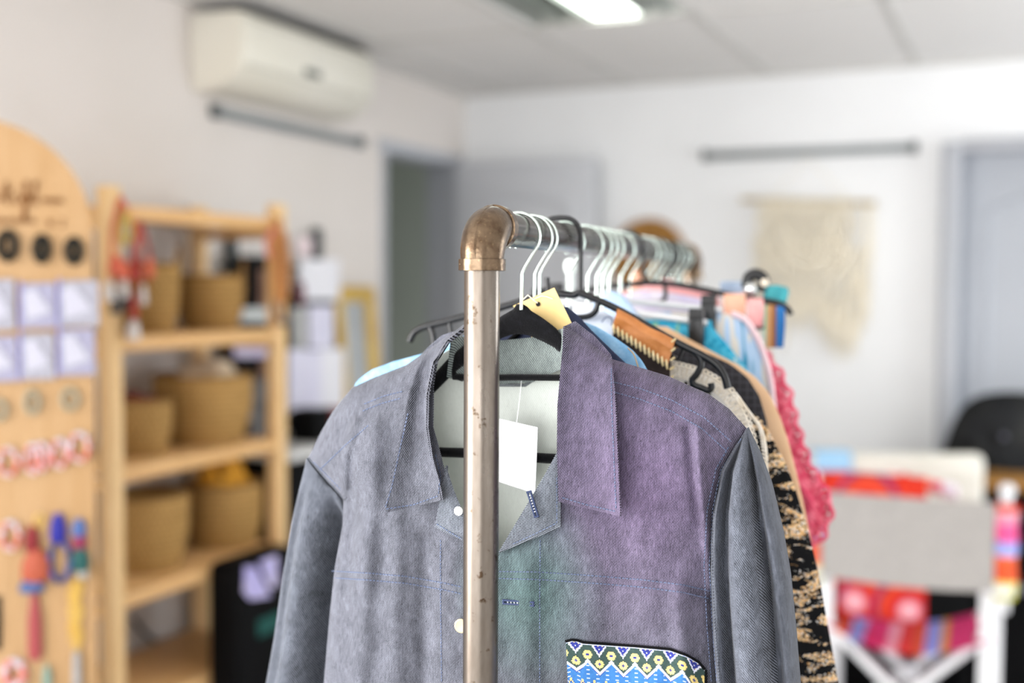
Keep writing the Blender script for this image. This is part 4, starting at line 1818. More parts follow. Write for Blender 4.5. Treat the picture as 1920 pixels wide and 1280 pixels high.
m.tube(spline([rp(SK, x, y) for x, y in [(1436, 566), (1434, 590), (1436, 608), (1448, 614), (1458, 604), (1462, 590)]], 5), .0034, 10)
m.tube(spline([rp(SK, x, y) for x, y in [(1412, 616), (1430, 613), (1448, 612)]], 5), .0030, 10)
obj('shoulder_arm', m, M_black, bk2)


def drape(name, label, cat, s, x0, x1, ytop, ybot, mat_, d=.006, slant=0, n=8, grp=None, wav=.004):
    """cloth folded over a hanger arm"""
    G = []
    for i in range(22):
        v = i / 21
        row = []
        for j in range(n):
            u = j / (n - 1)
            x = x0 + (x1 - x0) * u
            yt = ytop + slant * u
            if v < .5:
                y = yt + (ybot - yt) * (1 - v / .5) * .8
                dd = -d
            else:
                y = yt + (ybot - yt) * ((v - .5) / .5)
                dd = d
            if abs(v - .5) < .06:
                dd = d * (v - .5) / .06
            row.append(rp(s, x + 2 * sin(v * 7 + u * 3), y, dd + wav * .5 * sin(u * 7 + x0) * abs(v - .5) * 2))
        G.append(row)
    m = MB()
    m.sheet(G, .0016, face=-D)
    o = obj(name, m, mat_, angle=80)
    return tag(o, label, cat, grp)


M_peach = mk('peach_satin', '#f2b79a', '#eeac90', 30, rough=.45)
M_rose = mk('rose_satin', '#eeb0ac', '#e7a0a2', 30, rough=.45)
drape('camisole', 'peach satin camisole folded over the sagging black hanger arm', 'top', .60, 1358, 1396, 548, 600, M_peach, .010)
drape('camisole', 'dusty pink satin camisole next to the striped scarf on the black hanger arm', 'top', .60, 1402, 1430, 556, 612, M_rose, .010)


def scarf_mat():
    n = NT('striped_scarf')
    c = n.coord()
    sep = n.n('ShaderNodeSeparateXYZ')
    n.l(c, sep.inputs[0])
    r_ = n.n('ShaderNodeValToRGB')
    r_.color_ramp.interpolation = 'CONSTANT'
    el = r_.color_ramp.elements
    cols = [(.0, '#8fc0a6'), (.3, '#b98a5e'), (.45, '#8a5a38'), (.58, '#2a6aa8'), (.8, '#1d5a9c'), (.9, '#2f9fae')]
    el[0].position, el[0].color = cols[0][0], lin(cols[0][1])
    el[1].position, el[1].color = cols[1][0], lin(cols[1][1])
    for p_, h_ in cols[2:]:
        e = el.new(p_)
        e.color = lin(h_)
    n.l(n.rng(sep.outputs[0], -.022, .022), r_.inputs[0])
    n.base(r_.outputs[0])
    return n.pr(.8, 0, .2)


drape('striped_scarf', 'scarf striped in teal, brown and blue over the end of the black hanger', 'scarf', .605, 1434, 1470, 562, 652, scarf_mat(), .011, slant=4)
m = MB()
m.sheet([[rp(.615, 1430 + 44 * u + 2 * sin(v * 5), 540 + 28 * v - 6 * sin(u * PI), .004 * sin(u * 6)) for u in [k / 8 for k in range(9)]] for v in [k / 7 for k in range(8)]], .004, face=-D)
tag(obj('folded_scarf', m, mk('teal_wool', '#4aa5ad', '#3c949e', 60, rough=.9), angle=80), 'teal knitted scarf bunched on top of the black hanger end', 'scarf')
# pale denim pieces and a black clip with a chrome knob
drape('denim_shorts', 'scrap of grey blue denim hung beside the black clip on the far hanger', 'shorts', .66, 1352, 1392, 526, 556, mk('grey_blue_denim', '#93a6be', '#a9b9cd', 60, rough=.85), .007)
ck = thing('clip_peg', 'black clip peg with round chrome knob on the far hanger arm', 'clip', rp(.62, 1415, 560))
m = MB()
pts = spline([rp(.62, x, y) for x, y in [(1400, 540), (1404, 520), (1418, 514), (1432, 524), (1430, 548)]], 4)
m.tube(pts, .008, 10)
obj('jaw', m, M_black, ck)
m = MB()
m.sphere(rp(.61, 1408, 542, .008), .0098, 12)
obj('knob', m, M_chrome, ck)
m = MB()
m.sphere(rp(.61, 1434, 530, .006), .006, 10)
obj('pin', m, mk('cream_pin', '#e8dcc8', rough=.3), ck)

# peach / rose tops deeper on the rail
garment('peach_top', 'peach top hanging deep on the rail behind the clip hangers', 'top', .70,
        [(1262, 524), (1280, 536), (1330, 546), (1345, 552), (1352, 570), (1360, 640)], -.4, M_rose,
        left=[(1240, 524), (1200, 540), (1120, 560), (1100, 640)], thick=(.006, .010), folds=.001, seed=13.)
garment('pastel_dress', 'white and lilac dress hanging deep on the rail beside the black clip', 'dress', .655,
        [(1240, 545), (1300, 556), (1340, 566), (1350, 600), (1360, 700)], -.6, mk('white_lilac_cotton', '#e8e4ee', '#cfc8e4', 22, rough=.85),
        left=[(1200, 545), (1120, 566), (1090, 640), (1060, 760)], thick=(.006, .010), folds=.001, seed=14.)
m = MB()
m.tube([rp(.72, 1192, 506), rp(.72, 1196, 540), rp(.72, 1193, 580)], [.004, .011, .012], 12)
tag(obj('rolled_tie', m, M_peach), 'rolled peach fabric tie hanging beside the black hook mid rail', 'fabric')

# more chrome hooks along the rail (copies)
GH = 'wire hangers crowding the far half of the rail'
w0 = simple_hanger(.70, 'bright wire hanger crowding the far half of the rail', half=.1, bar=False, hr=.0019, grp=GH, drop=.05)
for s_ in (.745, .80, .885, .95, .99):
    dup(w0, D * (s_ - .70))
GK = 'black hangers at the far end of the rail'
k0 = simple_hanger(.77, 'black hanger with thick hook at the far end of the rail', 'plastic_hanger', M_black, M_black, half=.12, bar=False, hr=.003, grp=GK, drop=.05)
for s_ in (.83, .86, .92, .97):
    dup(k0, D * (s_ - .77))
# garments that close the far half of the rail
for s_, c1, nm, lb_, ct in ((.78, '#3b3d44', 'grey_shirt', 'dark grey shirt at the far end of the rail behind the peach top', 'shirt'),
                            (.84, '#8fa9bf', 'blue_shirt', 'dusty blue shirt second from the far end of the rail', 'shirt'),
                            (.93, '#d8cfc2', 'linen_shirt', 'oatmeal linen shirt last on the rail by the far upright', 'shirt')):
    garment(nm, lb_, ct, s_, [(.02, -.082), (.06, -.095), (.12, -.12), (.17, -.16), (.19, -.25), (.2, -.5)], -.7, mk(nm + '_cloth', c1, rough=.85), thick=(.006, .012), folds=.002, seed=s_ * 20, px=False)
# round-headed peg standing on the white clip bar
m = MB()
c0 = rp(.475, 1070, 562)
hh = (c0 - rp(.475, 1070, 495)).length
m.lathe(c0 - Z3 * .004, [(.006, 0), (.0058, .01), (.0058, hh - .010), (.009, hh - .004), (.0098, hh + .003), (.007, hh + .010), (.0005, hh + .012)], 20)
obj('peg', m, mk('gloss_white', '#f2faf6', rough=.2), ch1)

# ------------------------------------------------------------------ PINE SHELVES along the wall
SX0, SX1 = XL + .03, -2.10
SY0, SY1 = 2.275, 3.035
PT = .044
sh = thing('shelving_unit', 'open pine shelving unit against the wall, holding woven baskets', 'shelf', V(((SX0 + SX1) / 2, (SY0 + SY1) / 2, 0)))
for x in (SX0 + PT / 2, SX1 - PT / 2):
    for y in (SY0 + PT / 2, SY1 - PT / 2):
        m = MB()
        m.box((x, y, .872), (PT, PT, 1.744), bev=.004)
        obj('post', m, M_pine_z, sh)
LEV = [1.70, 1.365, 1.03, .705, .40]
for z in LEV:
    m = MB()
    m.box(((SX0 + SX1) / 2 - .011, (SY0 + SY1) / 2, z - .0125), (SX1 - SX0 - .026, SY1 - SY0 - 2 * PT - .004, .022), bev=.003)
    m.box((SX1 - .012, (SY0 + SY1) / 2, z - .020), (.020, SY1 - SY0 - 2 * PT - .004, .038), bev=.003)
    obj('shelf_board', m, M_pine_y, sh)
    for y in (SY0 + PT / 2, SY1 - PT / 2):
        m = MB()
        m.box(((SX0 + SX1) / 2, y, z - .045), (SX1 - SX0 - 2 * PT, .022, .034), bev=.003)
        obj('rung', m, M_pine_y, sh)


def straw(name, c1, c2):
    n = NT(name)
    c = n.coord()
    a = n.noise(n.mapping(c, (1, 1, 3)), 60, 4, .6)
    b = n.noise(c, 9, 2)
    col = n.mix(n.rng(a, .3, .7), n.mix(n.rng(b, .35, .65), lin(c1), lin(c2)), lin('#c49d60'))
    sep = n.n('ShaderNodeSeparateXYZ')
    n.l(n.coord('UV'), sep.inputs[0])
    row = n.math('FLOOR', sep.outputs[1])
    ux = n.math('ADD', sep.outputs[0], n.math('MULTIPLY', row, .5))
    gx = n.math('ABSOLUTE', n.math('SUBTRACT', n.math('FRACT', ux), .5))
    gy = n.math('ABSOLUTE', n.math('SUBTRACT', n.math('FRACT', sep.outputs[1]), .5))
    gap = n.math('MAXIMUM', n.rng(gx, .30, .46), n.rng(gy, .34, .47))
    n.base(n.mix(n.math('MULTIPLY', gap, .62), col, lin('#5e3f1c')))
    return n.pr(.75, 0, .25)


M_straw = straw('seagrass_weave', '#bd9153', '#a87e42')


def basket(label, px, zs, r, h, Xc=-2.27, group=None, flare=.82, tabs=True, seed=0, sx=1., sy=1., belly=.1):
    """woven basket standing on a shelf, seen at px"""
    q = hit(px, 600, V((Xc, 0, 0)), V((1, 0, 0)))
    c = V((Xc, q.y, zs + .001))
    t = thing('woven_basket', label, 'basket', c, group)
    rows, seg = 18, 120
    vs = []
    for i in range(rows + 1):
        v = i / rows
        rad = r * (flare + (1 - flare) * v + belly * sin(PI * v) * .8)
        for k in range(seg):
            a = 2 * PI * k / seg
            w = .0045 * sin(k * PI / 1.5 + (i % 2) * PI) if 0 < i < rows else 0
            tab = 0
            if tabs:
                for ta in (.6, .6 + PI):
                    dd = abs((a - ta + PI) % (2 * PI) - PI)
                    tab = max(tab, smooth01(1 - dd / .42))
            z = h * v + (.05 * tab * smooth01((v - .6) / .4))
            vs.append(c + V(((rad + w) * sx * cos(a), (rad + w) * sy * sin(a), z)))
    for i in range(rows, -1, -1):    # inside wall
        v = i / rows
        rad = r * (flare + (1 - flare) * v + belly * sin(PI * v) * .8) - .007
        for k in range(seg):
            a = 2 * PI * k / seg
            tab = 0
            if tabs:
                for ta in (.6, .6 + PI):
                    dd = abs((a - ta + PI) % (2 * PI) - PI)
                    tab = max(tab, smooth01(1 - dd / .42))
            vs.append(c + V((rad * sx * cos(a), rad * sy * sin(a), max(.006, h * v + .05 * tab * smooth01((v - .6) / .4)))))
    N = 2 * rows + 2
    fs = []
    for i in range(N - 1):
        for k in range(seg):
            k2 = (k + 1) % seg
            fs.append((i * seg + k, i * seg + k2, (i + 1) * seg + k2, (i + 1) * seg + k))
    fs += [tuple(range(seg))[::-1], tuple((N - 1) * seg + k for k in range(seg))]
    m = MB()
    NW = max(20, int(2 * PI * r / .017))
    uvb = []
    for i in range(N):
        v = i / rows if i <= rows else (2 * rows + 1 - i) / rows
        for k in range(seg):
            kk = k / seg
            uvb.append((min(kk, 1 - kk) * 2 * (NW // 2) + .25, v * h / .017))
    m.add(vs, fs, 0, uvb)
    obj('body', m, M_straw, t, angle=60)
    m = MB()
    rim = [vs[rows * seg + k] - V((0, 0, 0)) for k in range(seg)]
    m.tube([p + V(((p - c).x, (p - c).y, 0)) * -.02 + Z3 * .002 for p in rim], .0062, 8, closed=True)
    obj('rim', m, M_straw, t)
    return t, c


def cloth_heap(name, label, cat, c, r, h, mat_, seed, sx=1., sy=1.):
    m = MB()
    vs, fs = [], []
    A, B = 14, 36
    for i in range(A + 1):
        th = PI / 2 * i / A
        for k in range(B):
            a = 2 * PI * k / B
            d = V((sin(th) * cos(a), sin(th) * sin(a), cos(th)))
            q = 1 + .35 * noise.noise(d * 1.7 + V((seed, 0, 0))) + .14 * noise.noise(d * 4.5 + V((0, seed, 0)))
            vs.append(c + V((d.x * r * sx * min(q, 1.12), d.y * r * sy * min(q, 1.12), d.z * h * q - (.05 if i == A else 0))))
    for i in range(A):
        for k in range(B):
            k2 = (k + 1) % B
            fs.append((i * B + k, (i + 1) * B + k, (i + 1) * B + k2, i * B + k2))
    fs.append(tuple(A * B + k for k in range(B))[::-1])
    m.add(vs, fs)
    return tag(obj(name, m, mat_, angle=75), label, cat)


basket('small basket on the upper basket shelf, half hidden by the beaded necklaces', 280, LEV[1], .082, .185, -2.27, flare=.78, seed=1)
basket('round basket with raised handle on the upper basket shelf beside the dark pouches', 396, LEV[1], .098, .155, -2.27, flare=.78, seed=2)
b_, c_ = basket('low basket on the middle shelf beside the pine post', 255, LEV[2], .092, .145, -2.25, flare=.8, tabs=False, seed=3)
cloth_heap('red_cloth', 'dark red cloth tucked into the low basket on the middle shelf', 'cloth', c_ + Z3 * .10, .07, .07, mk('dark_red_cloth', '#7c3a2c', '#6a2c22', 30, rough=.9), 2.)
b_, c_ = basket('largest woven basket, on the middle shelf with cream cloth inside', 380, LEV[2], .142, .195, -2.255, flare=.78, tabs=False, seed=4)
cloth_heap('cream_cloth', 'crumpled cream cloth in the largest woven basket', 'cloth', c_ + V((.0, .02, .145)), .10, .095, mk('cream_linen', '#e4d2b8', '#d9c3a4', 30, rough=.9), 5.)
b_, c_ = basket('round bellied basket on the lowest basket shelf next to the pine post', 268, LEV[3], .118, .205, -2.255, tabs=False, flare=.8, seed=5)
b_, c_ = basket('basket filled with mustard cloth on the lowest basket shelf', 418, LEV[3], .112, .185, -2.25, tabs=False, flare=.84, seed=6)
M_must = mk('mustard_print_cloth', '#d99a2c', '#3a2c1c', 26, rough=.85, lo=.52, hi=.6)
cloth_heap('mustard_cloth', 'mustard and black cloth overflowing its basket on the lowest basket shelf', 'cloth', c_ + V((.0, -.01, .135)), .088, .125, M_must, 8.)
q = hit(182, 500, V((-2.22, 0, 0)), V((1, 0, 0)))
m = MB()
m.lathe((-2.38, 2.372, LEV[1] + .001), [(.045, 0), (.05, .02), (.05, .2), (.042, .24)], 24, sy=.8)
tag(obj('dark_vase', m, mk('dark_brown_glaze', '#3a2414', '#2c1a0e', 12, rough=.5)), 'tall dark brown vase seen between the wooden display board and the pine post', 'vase')


# beaded necklaces hung over the front posts
def beads(name, label, items, X, base, cat='necklace'):
    t = thing(name, label, cat, base)
    for k, (pts, r, col, step) in enumerate(items):
        P = spline([hit(x, y, V((X + .002 + .004 * k, 0, 0)), V((1, 0, 0))) for x, y in pts], 10)
        L = sum((b - a).length for a, b in zip(P, P[1:]))
        n = max(2, int(L / (r * step)))
        m = MB()
        for p in resample(P, n):
            m.sphere(p, r, 5, sc=(.8, 1, 1))
        obj('bead_string', m, col, t)
    return t


M_redb = mk('red_bead', '#cf4a36', '#e07a55', 160, rough=.35)
M_redd = mk('dark_red_bead', '#b02a22', '#8f2018', 160, rough=.35)
M_yelb = mk('yellow_bead', '#d8c35a', '#c9a84a', 160, rough=.4)
M_whb = mk('pale_tassel', '#e3dcd6', '#cfc6c2', 90, rough=.8)
M_grb = mk('grey_tassel', '#5c5550', '#4a4541', 90, rough=.8)
XN = SX1 + .004
nb = hit(240, 560, V((XN, 0, 0)), V((1, 0, 0)))
n1 = beads('beaded_necklace', 'red and yellow beaded necklace with pale tassels on the post beside the display board', [
    ([(226, 372), (214, 420), (210, 470), (214, 520)], .006, M_redb, 1.5), ([(228, 372), (250, 420), (262, 440), (255, 480)], .006, M_redb, 1.5),
    ([(238, 400), (228, 430), (236, 456), (246, 430), (238, 402)], .007, M_yelb, 1.4)], XN, nb)
for (x, y, r, h, mt) in ((216, 496, .017, .05, M_redb), (232, 505, .015, .05, M_redb), (204, 545, .015, .05, M_whb), (231, 540, .013, .05, M_whb), (218, 565, .015, .06, M_grb), (238, 562, .012, .05, M_grb)):
    m = MB()
    p = hit(x, y, V((XN + .012, 0, 0)), V((1, 0, 0)))
    m.lathe(p - Z3 * h / 2, [(r, 0), (r * 1.05, h * .2), (r * .8, h * .8), (r * .3, h)], 14)
    obj('tassel', m, mt, n1)
n2 = beads('beaded_necklace', 'deep red beaded necklace hanging lowest on the shelf post, with a white tassel', [
    ([(262, 420), (250, 460), (252, 520), (254, 560)], .007, M_redd, 1.4), ([(264, 420), (276, 460), (284, 500), (278, 525)], .007, M_redd, 1.4)], XN + .002, nb)
for (x, y, r, h, mt) in ((255, 500, .014, .07, M_redd), (280, 500, .012, .05, M_redb), (250, 575, .011, .06, M_redd), (268, 552, .010, .05, M_whb), (250, 618, .016, .05, M_whb)):
    m = MB()
    p = hit(x, y, V((XN + .03, 0, 0)), V((1, 0, 0)))
    m.lathe(p - Z3 * h / 2, [(r, 0), (r * 1.05, h * .2), (r * .8, h * .8), (r * .3, h)], 14)
    obj('tassel', m, mt, n2)
M_amb = mk('amber_bead', '#d59a55', '#c07f3e', 160, rough=.4)
n3 = beads('beaded_necklace', 'amber and brown bead necklaces hung on the shelf post next to the charcoal jacket', [
    ([(514, 420), (512, 470), (516, 530), (522, 590)], .013, M_amb, 1.4), ([(522, 415), (524, 470), (524, 540), (522, 600)], .013, mk('copper_bead', '#b5713f', '#8a5230', 160, rough=.4), 1.4),
    ([(532, 440), (538, 500), (534, 560)], .012, M_amb, 1.4), ([(512, 430), (500, 455), (504, 480)], .008, mk('coral_bead', '#e28f84', '#d87a70', 160, rough=.4), 1.4),
    ([(516, 570), (530, 606), (542, 590)], .008, mk('smoke_bead', '#8a7f78', '#6d645f', 160, rough=.4), 1.4)], XN, hit(528, 560, V((XN, 0, 0)), V((1, 0, 0))))

# ------------------------------------------------------------------ ARCHED DISPLAY BOARD
BN = -(F * 1.0 + R * (-.40)); BN.z = 0; BN.normalize()
BP = atZ(60, 700, 2.48)
BX = Z3.cross(BN).normalized()     # to the right in the photo
if BX.dot(R) < 0:
    BX = -BX


def bd(px, py, d=0.):
    return hit(px, py, BP + BN * d, BN)


cc = bd(-52, 432)
rB = (bd(173, 432) - cc).length
base_c = V((cc.x, cc.y, 0))
db = thing('display_board', 'tall pale wooden board with arched top and burnt lettering, carrying rows of earrings', 'display board', base_c - BN * .02)
m = MB()
poly = [base_c + BX * rB, ]
for k in range(33):
    a = PI * k / 32
    poly.append(cc + BX * (rB * cos(a)) + Z3 * (rB * sin(a)))
poly.append(base_c - BX * rB)
m.prism(poly, -BN * .02)
obj('panel', m, M_ply, db, smooth=False)
m = MB()
for sx_ in (-1, 1):
    m.box(base_c + BX * sx_ * (rB - .05) - BN * .06 + Z3 * .02, (.03, .3, .04), (BX, BN, Z3), .004)
obj('foot', m, M_ply, db)
m = MB()
M_burn = mk('burnt_lettering', '#7d4c12', '#6d400e', 40, rough=.7)


def stroke(pts, r=.0054):
    m.tube(spline([bd(x, y, .0004) for x, y in pts], 6), r, 6, flat=.5)


# brush-script word "Beautiful" (its end shows), then a line of small letters
stroke([(-112, 345), (-114, 380)])
stroke([(-112, 346), (-98, 350), (-112, 361), (-96, 370), (-114, 380)])
stroke([(-90, 372), (-82, 366), (-88, 362), (-91, 374), (-80, 379)])
stroke([(-62, 366), (-72, 368), (-70, 379), (-62, 376), (-61, 366), (-60, 379)])
stroke([(-54, 366), (-54, 378), (-44, 377), (-43, 366), (-42, 379)])
stroke([(-30, 342), (-32, 372), (-26, 380)])
stroke([(-38, 360), (-22, 358)])
stroke([(-16, 366), (-15, 379)])
stroke([(-6, 372), (6, 370), (12, 340), (10, 375), (17, 380)])
stroke([(3, 360), (22, 357)])
stroke([(27, 364), (26, 378), (32, 380)])
stroke([(28, 350), (28.5, 351)])
stroke([(38, 378), (46, 366), (50, 342), (46, 345), (45, 380), (43, 410), (47, 408), (50, 380)])
stroke([(40, 368), (58, 366)])
stroke([(55, 368), (55, 378), (62, 376), (64, 367), (64, 379)])
stroke([(62, 378), (68, 343), (65, 346), (66, 378), (72, 379)])
for k in range(5):
    x = 80 + k * 8
    stroke([(x, 379), (x + 1, 373), (x + 4, 373), (x + 5, 380), (x + 8, 379)], .0032)
for k in range(13):
    x = -62 + k * 10
    stroke([(x, 418), (x + 1, 410), (x + 5, 412), (x + 5, 418), (x + 8, 416)], .0028)
stroke([(90, 411), (92, 424)], .0036)
stroke([(97, 412), (94, 418), (97, 424)], .003)
stroke([(113, 412), (120, 412), (114, 424), (121, 423)], .003)
obj('burnt_lettering', m, M_burn, db, label='burnt script lettering across the arch')


def ear(label, x, y, rx, ry, r, mat_, group=None, d=.008, name='earring', cat='earring', extra=None):
    c = bd(x, y, d)
    k = (bd(x + 10, y, d) - c).length / 10
    t = thing(name, label, cat, c - Z3 * ry * k, group)
    m = MB()
    m.tube([bd(x + rx * cos(a), y + ry * sin(a), d + .002 * sin(a)) for a in [2 * PI * q / 28 for q in range(28)]], r, 8, closed=True)
    obj('hoop', m, mat_, t)
    m = MB()
    m.tube([bd(x, y - ry, d), bd(x, y - ry - 5, d * .6), bd(x, y - ry - 6, .0005)], .0012, 6)
    obj('hook', m, M_chrome, t)
    return t


M_blkring = mk('black_beaded_ring', '#0d0e0a', '#191a14', 200, rough=.6, spec=.2)
gb = 'black oval hoops under the lettering'
for i, x in enumerate((14, 78, 138)):
    ear(('black oval hoop under the lettering, cut by the photo edge', 'black oval hoop under the lettering, middle of its row', 'black oval hoop under the lettering, closest to the pine shelves')[i], x, (460, 466, 470)[i], (14, 11, 11.5)[i], (24, 21, 20)[i], .0085, M_blkring, gb)
M_bcard = mk('earring_card_stock', '#9a99a3', '#9493a0', 4, rough=.5)
M_bcard2 = mk('earring_card_lilac', '#908ea5', '#9997a9', 20, rough=.45)
gc = 'white earring cards in clear sleeves'
rows = [((-38, 29, 523, 619), (36, 106, 530, 615), (108, 187, 525, 612)), ((-38, 34, 630, 716), (36, 104, 624, 712), (108, 180, 616, 704))]
nm_ = ('cut by the photo edge', 'second from the board edge', 'at the board edge')
for rI, rw in enumerate(rows):
    for cI, (x0, x1, y0, y1) in enumerate(rw):
        t = thing('earring_card', 'white earring card in clear sleeve, %s row, %s' % (('upper', 'lower')[rI], nm_[cI]), 'earring card', bd((x0 + x1) / 2, y1, .008), gc)
        m = MB()
        m.prism([bd(x0 + 3, y0 + 2, .009), bd(x1 - 3, y0, .009), bd(x1 - 1, y1 - 2, .014), bd(x0 + 1, y1, .014)], -BN * .003)
        obj('card', m, (M_bcard2 if (cI + rI) % 2 else M_bcard), t, smooth=False)
        m = MB()
        m.prism([bd(x0, y0 - 3, .0125), bd(x0 + 5, y0 - 3, .0125), bd(x0 + 4, y1 + 1, .016), bd(x0 - 1, y1 + 1, .016)], -BN * .003)
        obj('sleeve_edge', m, flat('#8f8fc4', .3), t, smooth=False)
        m = MB()
        m.prism([bd(x0 + 6, y0 + 18, .0135), bd(x0 + 30, y0 + 10, .0135), bd(x1 - 10, y1 - 30, .0155), bd(x0 + 14, y1 - 14, .0155)], -BN * .001)
        obj('sleeve_glare', m, flat('#b2b1be', .35), t, smooth=False)  # pale slanted patch standing in for glare on the sleeve
M_olive = mk('olive_bead_ring', '#7f7a64', '#a09a86', 220, rough=.4)
go = 'olive bead drop earrings'
ear('olive bead drop earring cut by the photo edge', -4, 768, 14, 18, .0048, M_olive, go)
ear('olive bead drop earring below the middle white card', 60, 754, 12, 20, .0048, M_olive, go)
ear('olive bead drop earring below the white card at the board edge', 131, 748, 14, 18, .0048, M_olive, go)


def pinkwhite():
    n = NT('pink_white_beads')
    c = n.coord()
    a = n.noise(c, 60, 2)
    b = n.noise(c, 75, 2)
    n.base(n.mix(n.rng(b, .56, .62), n.mix(n.rng(a, .45, .52), lin('#c45f4e'), lin('#bfbcc6')), lin('#d98d7c')))
    return n.pr(.45, 0, .4)


M_pw = pinkwhite()
gp = 'pink and white beaded hoops'
for i, (x, y) in enumerate(((15, 866), (62, 860), (78, 856), (112, 850), (149, 838))):
    ear(('pink and white beaded hoop, first of its row', 'pink and white beaded hoop, second of its row', 'pink and white beaded hoop, overlapping its twin mid row', 'pink and white beaded hoop, fourth of its row', 'pink and white beaded hoop closest to the board edge')[i], x, y, (17, 13, 12, 13, 17)[i], (24, 26, 24, 25, 25)[i], .0052, M_pw, gp)
ear('single white and pink hoop beside the red tassel earring', 19, 1004, 16, 25, .0056, M_pw)
ear('pink beaded hoop near the foot of the photo on the board', 26, 1262, 18, 22, .009, M_pw)


def dk(h, f=.74):
    h = h.lstrip('#')
    return '#' + ''.join('%02x' % int(int(h[i:i + 2], 16) * f) for i in (0, 2, 4))


def drop(name, label, parts):
    x, y, *_ = parts[0]
    t = thing(name, label, 'earring', bd(parts[-1][0], parts[-1][1], .008))
    for i, (x, y, w, h, col, nm) in enumerate(parts):
        m = MB()
        a, b = bd(x, y, .009), bd(x, y + h, .009)
        wr = w / 2 * 2.45 / FP
        hL = (a - b).length
        m.lathe(b, [(wr * .7, 0), (wr, hL * .12), (wr * .95, hL * .6), (wr * .45, hL)], 16, sy=.5, ax=(BX, BN, Z3))
        obj(nm, m, col if not isinstance(col, str) else mk(nm + col.strip('#'), dk(col), rough=.6, c2=None), t)
    return t


drop('tassel_earring', 'long red tassel earring with orange and blue fringe', [(60, 985, 26, 50, '#a8242c', 'bead_drop'), (68, 1030, 52, 60, '#e06a48', 'orange_fringe'), (60, 1084, 46, 26, '#5578b8', 'blue_fringe'), (66, 1112, 26, 125, '#cf5a5c', 'long_tassel')])
ear('gold wire hoop beside the red tassel earring', 74, 976, 8, 12, .0022, M_gold, name='gold_earring')
drop('blue_earring', 'royal blue bead drop earring between two tasselled ones', [(109, 962, 30, 55, '#2a2ab8', 'bead_drop')])
e = ear('dark blue loop earring hanging below the royal blue drop', 112, 1052, 18, 38, .0062, mk('dark_blue_bead', '#34468a', '#17182a', 60, rough=.35))
t = drop('multicolour_earring', 'multicolour earring with gold chain and grey tassel at the board edge', [(148, 972, 26, 34, '#5f82cc', 'blue_bead'), (149, 1000, 28, 28, '#b0305e', 'magenta_bead'), (151, 1026, 34, 44, '#1f6a66', 'teal_bead'), (155, 1066, 22, 18, '#d6d2ca', 'pearl_bead')])
m = MB()
for k in range(18):
    p = bd(146 + 3 * sin(k), 1090 + k * 7.2, .009)
    m.tube([p + BX * (.006 * cos(a)) + Z3 * (.008 * sin(a)) + BN * (.002 * (k % 2)) for a in [2 * PI * q / 10 for q in range(10)]], .0018, 5, closed=True)
    p = bd(135 + 3 * sin(k * 1.3), 1095 + k * 6, .009)
    m.tube([p + BX * (.005 * cos(a)) + Z3 * (.007 * sin(a)) for a in [2 * PI * q / 10 for q in range(10)]], .0014, 5, closed=True)
obj('gold_chain', m, M_gold, t)
m = MB()
m.lathe(bd(144, 1300, .01), [(.009, 0), (.0095, .03), (.008, .08), (.004, .095)], 16, ax=(BX, BN, Z3))
obj('grey_tassel', m, mk('grey_silk', '#a39f9d', '#8b8886', 80, rough=.6), t)
drop('mint_earring', 'mint green drop earring near the foot of the photo', [(88, 1246, 16, 46, '#a7cdbd', 'bead_drop')])
# dark bag on the board at the photo edge
m = MB()
G = [[bd(-50 + 52 * u - 2 * abs(v - .5), 1118 + 100 * v, .006 + .012 * sin(u * PI) * sin(v * PI)) for u in [k / 8 for k in range(9)]] for v in [k / 9 for k in range(10)]]
m.sheet(G, .008, face=BN)
tag(obj('black_pouch', m, M_blackmat, angle=70), 'black pouch hung on the board, cut by the photo edge', 'pouch')

# ------------------------------------------------------------------ BLACK DISPLAY RACK beyond the shelves
zc_ = 1.5 - (812 - 533) / FP * 4.2
wr_ = thing('display_rack', 'black metal display rack of two uprights and crossbars against the wall beyond the shelves', 'display rack', V((XL + .06, 3.45, zc_)))
ya, yb = hit(435, 440, V((XL + .03, 0, 0)), V((1, 0, 0))).y, hit(595, 465, V((XL + .03, 0, 0)), V((1, 0, 0))).y
for y in (ya, yb):
    m = MB()
    m.box((XL + .03, y, (1.71 + zc_ + .001) / 2), (.028, .034, 1.71 - zc_ - .001), bev=.003)
    m.box((XL + .11, y, zc_ + .013), (.18, .04, .024), bev=.003)
    obj('upright', m, mk('rack_dark_grey', '#3c4345', rough=.5), wr_)
for z in (1.56, 1.44, 1.24):
    m = MB()
    m.tube([V((XL + .055, ya - .09, z)), V((XL + .055, yb + .03, z))], .008, 10)
    obj('crossbar', m, M_black, wr_)
m = MB()
m.box((XL + .03, (ya + yb) / 2, 1.22), (.012, yb - ya + .10, .50), bev=.003)
obj('back_board', m, M_blackmat, wr_)


def xp(px, py, d):
    return hit(px, py, V((XL + d, 0, 0)), V((1, 0, 0)))


